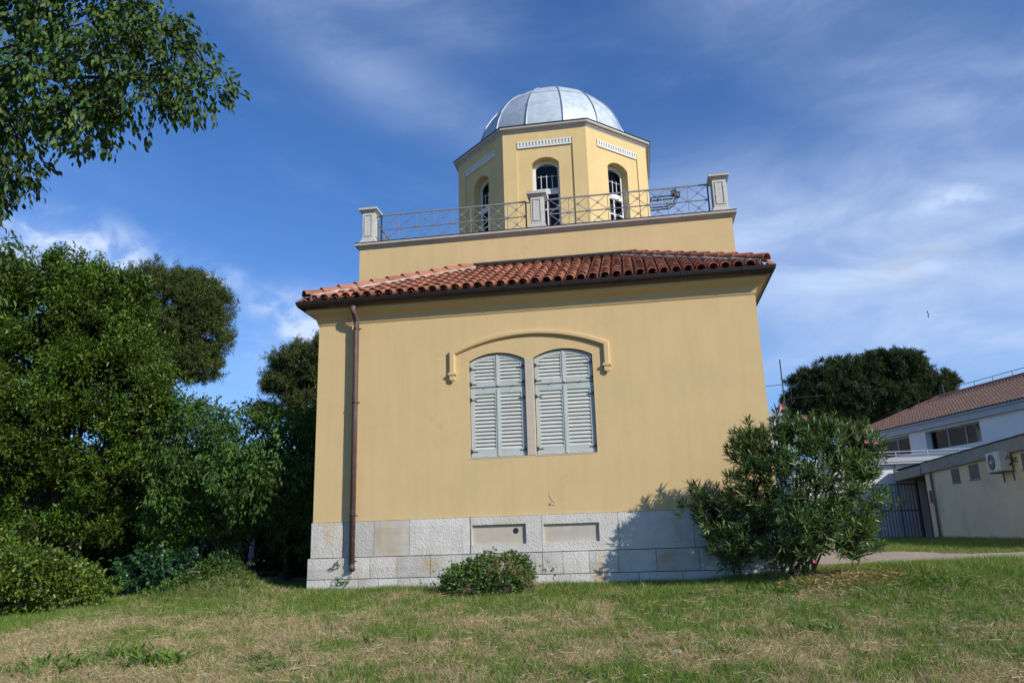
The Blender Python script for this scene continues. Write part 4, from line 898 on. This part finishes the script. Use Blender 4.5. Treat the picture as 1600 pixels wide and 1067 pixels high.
def whorls(P, D, L, nl, ln, c, wd=.17, up=.9):
    n = len(P); ax = unit(D*.8+np.array([0, 0, up])+.3*rng.standard_normal((n, 3))); a0 = rng.random(n)*6.28
    e1 = unit(np.cross(ax, np.array([.3, .2, 1.]))); e2 = np.cross(ax, e1)
    for k in range(nl):
        a = a0+k*2.4; s_ = (k/nl); el_ = .35+.95*(1-s_)+.15*rng.standard_normal(n)
        d = ax*np.cos(el_)[:, None]+(e1*np.cos(a)[:, None]+e2*np.sin(a)[:, None])*np.sin(el_)[:, None]
        b = P+ax*(ln*(.9*s_-.6)); nn = unit(ax+.3*rng.standard_normal((n, 3)))
        l_ = ln*(.75+.5*rng.random(n)); L.add(*leaf_geo(b, d, nn, l_, l_*wd, tones(n, c, .3, .18), 'lens', .12, .12))
L = Leaves(); P, D = sprigs_on_blobs(bl, 60, .45, 1, voids=-1.15); whorls(P, D, L, 13, .112, (.088, .145, .040))
Pi = np.concatenate([np.array(b[:3])+unit(rng.standard_normal((55, 3)))*np.array(b[3:])*.7*rng.random((55, 1)) for b in bl[:16]]); whorls(Pi, unit(rng.standard_normal((len(Pi), 3))), L, 9, .12, (.05, .06, .03))  # inner whorls get a darker leaf colour as painted interior shade
for p in ((2.32, -.75, 1.02), (2.5, -.8, 1.28), (2.62, -.85, .62), (3.05, -1., 1.72), (3.2, -1.1, 2.05), (3.0, -.9, .34), (3.55, -1.2, .3), (5.02, -1.2, .95), (4.95, -1.2, 1.65), (4.7, -1.15, .55), (3.72, -1.2, 2.28), (4.5, -1.2, 2.05), (2.75, -1.0, .28), (3.45, -1.35, .42), (3.35, -1.1, 1.95)):
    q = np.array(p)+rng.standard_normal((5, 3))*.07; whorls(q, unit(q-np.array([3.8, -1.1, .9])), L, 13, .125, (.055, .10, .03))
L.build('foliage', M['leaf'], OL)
for i in range(26):
    b = bl[i % len(bl)]; tp = Vector((b[0]+random.uniform(-.3, .3), b[1]+random.uniform(-.25, .25), b[2]+random.uniform(-.1, .4))); bs = Vector((3.75+random.uniform(-.25, .25) if b[0] > 3.1 else 3.0+random.uniform(-.15, .1), -1.05+random.uniform(-.15, .15), .08))
    mb = MB(); mb.tube([bs, bs.lerp(tp, .5)+Vector((0, 0, .08)), tp], .017, 6, .006); mb.build('stem', M['twig'], OL)
for p in ((3.74, -1.28, 2.36), (4.00, -1.45, 2.17), (4.72, -1.55, 1.78), (4.86, -1.5, 1.77), (3.84, -1.72, .26)):
    mb = MB(); sc = .9 if p[2] > 2.2 else .55
    for k in range(5):
        a = k*2*math.pi/5; d = Vector((math.cos(a), -.6+.1*k, math.sin(a))).normalized(); s_ = d.cross(Vector((0, 1, 0))).normalized()
        c0 = Vector(p); mb.add([tuple(c0), tuple(c0+(d*.035+s_*.022)*sc), tuple(c0+d*.052*sc+Vector((0, -.01, 0))), tuple(c0+(d*.035-s_*.022)*sc)], [(0, 1, 2), (0, 2, 3)])
    mb.build('flower', M['petal'], OL)

# 8. overhanging tree, top left: its nearest 300 leaves are separate
OT = root('overhanging_tree', 'dark green broadleaf branch hanging in from the top left close overhead', 'tree', (-6.2, -7.6, -.85))
bl = blobs3([(-4.3, -7.2, 5.6, .95, .8, .75), (-3.2, -7.0, 5.55, .75, .7, .6), (-3.7, -7.1, 4.95, .72, .6, .55), (-2.75, -7.0, 5.0, .55, .5, .45), (-2.28, -6.95, 4.82, .38, .4, .36), (-2.0, -6.9, 4.62, .27, .3, .25), (-2.65, -7.0, 4.62, .36, .35, .26), (-3.15, -7.0, 4.42, .34, .35, .26),
             (-4.25, -7.1, 4.45, .62, .5, .45), (-3.75, -7.05, 3.92, .32, .3, .24), (-4.1, -7.1, 3.6, .35, .3, .25), (-3.95, -7., 3.25, .24, .25, .16), (-5.3, -7.3, 6.0, 1.1, 1, 1.0), (-4.2, -7.3, 6.7, 1.2, 1, .8), (-3.0, -7.2, 6.3, .7, .7, .5), (-5.4, -7.3, 4.8, .9, .8, .9), (-6.6, -7.5, 5.8, 1.2, 1.1, 1.2)])
L = Leaves(); bl = blobs3([*bl, (-4.05, -7.0, 3.0, .22, .22, .16), (-4.35, -7.1, 3.95, .4, .3, .35), (-3.3, -7.0, 4.85, .5, .4, .4), (-2.5, -6.95, 5.2, .4, .4, .35), (-4.5, -7.1, 3.3, .4, .3, .3)])
P, D = sprigs_on_blobs(bl, 78, .6)
foliage(L, P, D, 10, .078, .40, (.072, .125, .030), up=.05, hang=.95, spread=.6, jit=.11, clump=.8, var=.45, yel=.3, shape='lens', droop=.15)
V = L.V[0].reshape(-1, 6, 3); Tn = L.T[0].reshape(-1, 6, 3)[:, 0]
dist = np.linalg.norm(V.mean(1)-np.array(CAM), axis=1)
vis = (V[:, 0, 0] > -4.1) & (V[:, 0, 2] < 5.7); order = np.argsort(np.where(vis, dist, 99.))[:300]
mask = np.ones(len(V), bool); mask[order] = False
lm = {}
shades = [(.052, .098, .024), (.080, .145, .030), (.115, .185, .045)]
protos = []
for c in shades:
    me = np_mesh('leaf', *[leaf_geo(np.zeros((1, 3)), np.array([[1., 0, 0]]), np.array([[0, 0, 1.]]), .085, .034, np.array([c]), 'lens', .25, .15)[i] for i in (0, 1)], M['leafsoft'], np.repeat(np.array([c]), 6, 0)); protos.append(me)
for i in order:
    q = V[i]; x_ = Vector(q[3]-q[0]); l_ = x_.length; x_.normalize(); y_ = Vector(q[1]-q[5]).normalized(); z_ = x_.cross(y_); s_ = l_/.086
    if z_.length < .3: continue
    z_.normalize(); y_ = z_.cross(x_)
    inst('leaf', protos[int(rng.integers(3))], OT, Matrix(((x_.x*s_, y_.x*s_, z_.x*s_, q[0][0]), (x_.y*s_, y_.y*s_, z_.y*s_, q[0][1]), (x_.z*s_, y_.z*s_, z_.z*s_, q[0][2]), (0, 0, 0, 1))))
L2 = Leaves(); nv = V[mask]; nt_ = np.repeat(Tn[mask], 6, 0); F = np.array([[0, 1, 5], [1, 2, 4], [1, 4, 5], [2, 3, 4]])
L2.add(nv.reshape(-1, 3), (F[None]+(np.arange(len(nv))*6)[:, None, None]).reshape(-1, 3), nt_); L2.build('crown', M['leafsoft'], OT)
mb = MB(); mb.tube([(-6.2, -7.6, -1.1), (-6.15, -7.6, 1.5), (-6.0, -7.5, 3.4), (-5.8, -7.4, 5.2)], .19, 12, .09)
for tp in [(-4.2, -7.2, 5.7), (-3.2, -7., 5.5), (-2.1, -6.95, 4.78), (-2.7, -7, 4.95), (-3.7, -7.1, 4.9), (-4.2, -7.1, 4.3), (-3.8, -7.05, 3.9), (-5.2, -7.3, 6.2), (-3.2, -7, 4.5), (-4.05, -7.1, 3.55), (-3.0, -7.1, 6.2), (-6.6, -7.5, 6.2)]:
    b0 = Vector((-5.95, -7.5, 3.9)).lerp(Vector((-5.8, -7.4, 5.2)), random.random()); tp = Vector(tp)
    mb.tube([b0, b0.lerp(tp, .35)+Vector((0, 0, .18)), b0.lerp(tp, .7)+Vector((0, 0, .10)), tp], .045, 7, .006)
mb.build('trunk', M['bark'], OT, smooth=True)

# 9. ivy-covered stump in front of the plinth, weedy mound on the left
ST = root('ivy_covered_stump', 'low tree stump overgrown with ivy and dry stalks in front of the plinth', 'stump', (-.65, -.95, -.1))
mb = MB(); nseg, nr = 20, 8; rings = []
for j in range(nr):
    f_ = j/(nr-1); row = []
    for i in range(nseg):
        a = 2*math.pi*i/nseg; rad = (1-f_**2.2)*(1+.14*math.sin(3*a+1)+.08*math.sin(5*a))+.02
        row.append((-.66+.60*rad*math.cos(a), -.92+.36*rad*math.sin(a), -.18+.60*f_**.8))
    rings.append(row)
mb.sweep(rings); mb.build('mound_core', M['bark'], ST, smooth=True)
mb = MB(); mb.tube([(-.42, -1.12, .12), (-.38, -1.14, .24), (-.36, -1.12, .33)], .075, 9, .05); mb.build('cut_wood', M['concrete'], ST)
L = Leaves(); bl = blobs3([(-.60, -.95, .14, .50, .32, .30), (-.95, -.95, .05, .36, .28, .26), (-.25, -.92, .18, .30, .28, .26), (-.7, -1.15, -.02, .40, .16, .16), (-.8, -1.2, .06, .36, .14, .18), (-.35, -1.18, .06, .3, .14, .2)])
P, D = sprigs_on_blobs(bl, 520, .18, voids=-3); P = P[P[:, 2] > -.12]; D = D[:len(P)]
foliage(L, P, unit(P-np.array([-.65, -.9, -.1])), 5, .036, .85, (.085, .155, .032), up=.3, jit=.05, yel=.45, var=.4, clump=.5, shape='lens')
for (x, z, n) in ((-1.25, .12, 46), (-1.45, .02, 30), (.12, .14, 8), (.2, .22, 5)):
    q = np.stack([x+.14*rng.standard_normal(n), -.55+.12*rng.standard_normal(n), z+.09*rng.standard_normal(n)], 1); foliage(L, q, unit(rng.standard_normal((n, 3))), 4, .035, .8, (.11, .18, .04), jit=.05, shape='lens')
L.build('ivy', M['leaf'], ST)
L = Leaves(); n = 1500; P = np.stack([-.55+.38*rng.standard_normal(n), -1.02+.20*rng.standard_normal(n), rng.random(n)*.0], 1); P[:, 2] = .40*np.exp(-((P[:, 0]+.35)/.42)**2)-.15+rng.random(n)*.1; P = P[(P[:, 0] > -.55) | (P[:, 2] < .02)]; n = len(P)
L.add(*leaf_geo(P, unit(rng.standard_normal((n, 3))+np.array([0, -.3, .1])), unit(rng.standard_normal((n, 3))), .16*(.5+rng.random(n)), .005, tones(n, (.36, .26, .13), .3, .1), 'blade', 0, .1)); L.build('dry_stalks', M['grass'], ST)
WM_ = root('weedy_mound', 'small weedy hummock with trailing plants left of the building', 'mound', (-5.1, -.6, .2))
L = Leaves(); n = 900; P = np.stack([-5.35+.42*rng.standard_normal(n), -.62+.22*rng.standard_normal(n), np.zeros(n)], 1); P[:, 2] = height(P[:, 0], P[:, 1])+rng.random(n)*.10
foliage(L, P, unit(rng.standard_normal((n, 3))+np.array([0, 0, .8])), 5, .045, .6, (.085, .15, .03), jit=.06, yel=.3); 
n = 60; P = np.stack([-5.0+.16*rng.standard_normal(n), -.6+.1*rng.standard_normal(n), np.zeros(n)], 1); P[:, 2] = height(P[:, 0], P[:, 1])+.08+rng.random(n)*.14; foliage(L, P, unit(rng.standard_normal((n, 3))), 5, .045, .7, (.06, .12, .03), jit=.06)
L.build('foliage', M['leaf'], WM_)
mb = MB(); mb.tube([(-5.42, -.85, H(-5.42, -.85)+.14), (-5.22, -.9, H(-5.22, -.9)+.12)], .018, 6); mb.build('stick', M['vent'], WM_)
# weeds by the downpipe foot
WD = root('wall_weed', 'small leafy weed rooted in the plinth joint beside the downpipe foot', 'weed', (-3.15, -.08, .3))
L = Leaves(); P = np.concatenate([np.array([[-3.27, -.12, .34]])+rng.standard_normal((5, 3))*.025, np.array([[-3.18, -.14, .09]])+rng.standard_normal((9, 3))*np.array([.08, .02, .02])]); foliage(L, P, unit(rng.standard_normal((len(P), 3))), 4, .06, .45, (.10, .18, .04), jit=.035, shape='lens'); L.build('leaf_cluster', M['leaf'], WD)

# ------------------------------------------------------------------ lawn
def vnoise(x, y, s, seed):
    r = np.random.default_rng(seed).random((64, 64)); u, v = x/s, y/s; i, j = np.floor(u).astype(int), np.floor(v).astype(int); fu, fv = u-i, v-j
    fu = fu*fu*(3-2*fu); fv = fv*fv*(3-2*fv); g_ = lambda a, b: r[a % 64, b % 64]
    return (g_(i, j)*(1-fu)+g_(i+1, j)*fu)*(1-fv)+(g_(i, j+1)*(1-fu)+g_(i+1, j+1)*fu)*fv
def green(x, y):
    n = .36*vnoise(x, y, 1.0, 1)+.34*vnoise(x, y, .38, 2)+.30*vnoise(x, y, .13, 3)
    b = .13+.70*np.clip((y+4.8)/3.0, 0, 1)+.10*np.clip(x/4, -1, 1)*np.clip((y+6)/3, 0, 1)-.12*np.clip((-x-3)/4, 0, 1)
    return np.clip((n-.5)*2.7+b, .06, .97)
def scatter(n, x0, x1, y0, y1):
    x = rng.uniform(x0, x1, n); y = rng.uniform(y0, y1, n); return x, y
def not_inside(x, y): return ~((np.abs(x) < 3.82) & (y > -.07) & (y < 10.6))
def on_path(x, y):
    d = np.full(len(x), 9.)
    for p in fine_: d = np.minimum(d, np.hypot(x-p.x, y-p.y))
    return d < 1.25
L = Leaves()
for (n, x0, x1, y0, y1) in ((230000, -6.3, 6.2, -6.9, -3.6), (150000, -8.5, 7.2, -3.6, -1.0), (90000, -9., 8.5, -1.0, 1.5), (30000, 3.9, 13., 1.5, 9.), (60000, 3.9, 13., 9., 25.)):
    x, y = scatter(n, x0, x1, y0, y1); k = not_inside(x, y) & ~on_path(x, y); x, y = x[k], y[k]; n = len(x)
    g_ = green(x, y); isg = rng.random(n) < g_*.92
    P = np.stack([x, y, height(x, y)-.004], 1)
    up_ = np.where(isg, 1.1, .28)[:, None]*np.array([[0, 0, 1.]]); D = unit(rng.standard_normal((n, 3))*np.array([1, 1, .25])*.62+up_)
    D[:, 2] = np.abs(D[:, 2])
    ln = np.where(isg, .055+.04*rng.random(n), .05+.06*rng.random(n))*(1+.35*vnoise(x, y, .5, 9))*(1+.25*(y > 6)); wd_ = np.where(isg, .0052, .0042)*(1+.25*np.clip((y+4)/4, 0, 1))
    cg = tones(n, (.135, .225, .036), .55, .38); cd = tones(n, (.50, .39, .225), .52, .05); tn = np.where(isg[:, None], cg, cd)
    L.add(*leaf_geo(P, D, unit(rng.standard_normal((n, 3))), ln, wd_, tn, 'blade', 0, .22))
# taller fringe of green grass against the plinth
x, y = scatter(9000, -3.8, 4.6, -.42, -.07); n = len(x); P = np.stack([x, y, height(x, y)], 1)
L.add(*leaf_geo(P, unit(rng.standard_normal((n, 3))*.35+np.array([0, 0, 1])), unit(rng.standard_normal((n, 3))), .045+.09*rng.random(n)*vnoise(x, y, .3, 4), .006, tones(n, (.11, .19, .035), .3, .2), 'blade', 0, .2))
# scattered taller tufts
nt2 = 420; tx, ty = scatter(nt2, -7., 6.8, -6.6, -.6); per = 26; x = np.repeat(tx, per)+.035*rng.standard_normal(nt2*per); y = np.repeat(ty, per)+.03*rng.standard_normal(nt2*per); n = len(x)
P = np.stack([x, y, height(x, y)], 1); hh = np.repeat(.06+.09*rng.random(nt2), per)*(.6+.6*rng.random(n)); c_ = np.repeat((rng.random(nt2) < .78), per)
tn = np.where(c_[:, None], tones(n, (.10, .19, .03), .35, .3), tones(n, (.50, .41, .22), .3, .1))
L.add(*leaf_geo(P, unit(rng.standard_normal((n, 3))*.5+np.array([0, 0, 1])), unit(rng.standard_normal((n, 3))), hh, .0075, tn, 'blade', 0, .3))
# loose straw
x, y = scatter(9000, -6.3, 6., -6.8, -1.2); n = len(x); P = np.stack([x, y, height(x, y)+.02+.03*rng.random(n)], 1)
L.add(*leaf_geo(P, unit(rng.standard_normal((n, 3))*np.array([1, 1, .16])+np.array([0, 0, .08])), unit(rng.standard_normal((n, 3))), .06+.12*rng.random(n), .0055, tones(n, (.56, .46, .29), .25, .05), 'blade', 0, .05))
o = L.build('lawn_grass', M['grass']); o['label'] = 'patchy mown lawn, green near the building and dry straw in front'; o['category'] = 'grass'
# dry leaf litter under the oleander
L = Leaves(); n = 1200; x = 4.35+.42*rng.standard_normal(n); y = -1.45+.18*rng.standard_normal(n); P = np.stack([x, y, height(x, y)+.01+.02*rng.random(n)], 1)
L.add(*leaf_geo(P, unit(rng.standard_normal((n, 3))*np.array([1, 1, .3])), unit(rng.standard_normal((n, 3))+np.array([0, 0, 1])), .08+.05*rng.random(n), .016, tones(n, (.42, .28, .14), .3, .1), 'rhomb', .2, .1))
o = L.build('leaf_litter', M['grass']); o['label'] = 'dry tan fallen leaves under the oleander bush'; o['category'] = 'leaf litter'

def weed(x, y, size, nl, c, label, upr=.55, spread=.14):
    r_ = root('weed_clump', label, 'weed', (x, y, H(x, y)), 'broad leaved weeds in the lawn')
    upr = upr*1.35+.2; size *= 1.15; L = Leaves(); n = int(nl*1.7); P = np.stack([x+spread*rng.standard_normal(n), y+spread*.7*rng.standard_normal(n), np.zeros(n)], 1); P[:, 2] = height(P[:, 0], P[:, 1])
    D = unit(unit(rng.standard_normal((n, 3))*np.array([1, 1, .1]))+np.array([0, 0, upr])*(.5+rng.random((n, 1))))
    l_ = size*(.5+.7*rng.random(n)); L.add(*leaf_geo(P, D, unit(rng.standard_normal((n, 3))*.4+np.array([0, 0, 1])), l_, l_*.15, tones(n, c, .3, .2), 'lens', .18, .3)); L.build('leaf_rosette', M['leaf'], r_)
G1, G2, G3 = (.115, .215, .030), (.075, .135, .032), (.15, .22, .035)
weed(-3.62, -4.95, .14, 70, G1, 'bright green upright weed clump at the lower left of the lawn', .8)
weed(-3.0, -5.30, .16, 90, G1, 'spreading bright green weed clump nearest the bottom edge, left', .6, .17)
weed(-3.95, -5.45, .13, 110, G1, 'broad patch of bright green weeds in the bottom left corner', .6, .26)
weed(-2.05, -5.15, .09, 80, G2, 'dark fine leaved weed tuft right of the bottom left weeds', .5, .10)
weed(-1.72, -5.55, .11, 70, G1, 'green weed rosette at the bottom edge left of centre', .45, .13)
weed(-1.2, -4.5, .11, 10, G2, 'few dark upright leaves standing in the dry grass left of centre', 1.2, .04)
weed(-.72, -4.55, .10, 14, G1, 'sparse thin leaved weed in dry grass near the centre', 1.1, .07)
weed(-.25, -4.7, .08, 16, G2, 'small dark weed beside the dry patch below the stump', .7, .06)
weed(.66, -5.5, .08, 60, G3, 'yellow green weed tuft at the bottom edge centre', .8, .12)
weed(2.3, -5.15, .09, 40, G1, 'light green weed tuft in the dry patch right of centre', .7, .08)
weed(3.35, -4.2, .11, 90, G1, 'bright green weed clump in front of the oleander, mid lawn', .7, .12)
weed(1.62, -4.8, .08, 36, G2, 'small dark weed pair in the middle dry patch', .5, .10)
weed(5.3, -1.9, .12, 130, G1, 'long leaved bright weed patch on the right near the path', .55, .24)
weed(1.5, -1.6, .10, 50, G1, 'green weed clump near the plinth right of the stump', .6, .18)
weed(3.3, -1.75, .12, 70, G1, 'lush weed clump just in front of the oleander', .7, .2)
weed(4.6, -4.3, .08, 50, G2, 'dull green weed patch at the lower right of the lawn', .5, .16)
for i, (x, y, s_, lab) in enumerate([(1.9, -5.05, .05, 'flat pale stone half buried in the dry centre of the lawn'), (4.55, -4.2, .05, 'pale stone in the grass at the lower right'), (4.2, -4.85, .045, 'small pale stone near the bottom right corner'), (-2.3, -5.75, .04, 'small pale stone at the bottom edge left of centre')]):
    mb = MB(); n = 9; rings = []
    for j, (f_, z) in enumerate(((1., -.02), (1.05, .006), (.8, .022), (.35, .03))): rings.append([(x+s_*f_*(1+.25*math.sin(2*a+i)+.12*math.sin(5*a))*math.cos(a), y+s_*.8*f_*math.sin(a), H(x, y)+z) for a in np.linspace(0, 2*math.pi, n, endpoint=False)])
    mb.sweep(rings); tag(mb.build('field_stone', M['rock'], smooth=True), lab, 'stone', 'stones in the lawn')

# swift in the sky
BD = root('flying_bird', 'tiny dark bird flying in the blue sky above the umbrella pine', 'bird', (17.3, 30, 11.7))
mb = MB(); mb.tube([(17.3, 29.9, 11.66), (17.3, 30, 11.70), (17.31, 30.1, 11.74)], [.01, .04, .01], 8); mb.tube([(17.3, 30, 11.70), (17.30, 30.02, 11.70)], .01, 6)
mb.add([(17.29, 29.97, 11.70), (17.32, 30.04, 11.71), (17.24, 30.03, 11.86), (17.33, 30.06, 11.92)], [(0, 1, 3, 2)])
mb.add([(17.29, 29.97, 11.69), (17.32, 30.04, 11.68), (17.25, 30.02, 11.56), (17.33, 30.06, 11.50)], [(0, 1, 3, 2)])
mb.build('body', M['bird'], BD)
print('tiles', placed, 'tris', sum(len(o.data.polygons) for o in bpy.data.objects if o.type == 'MESH'))
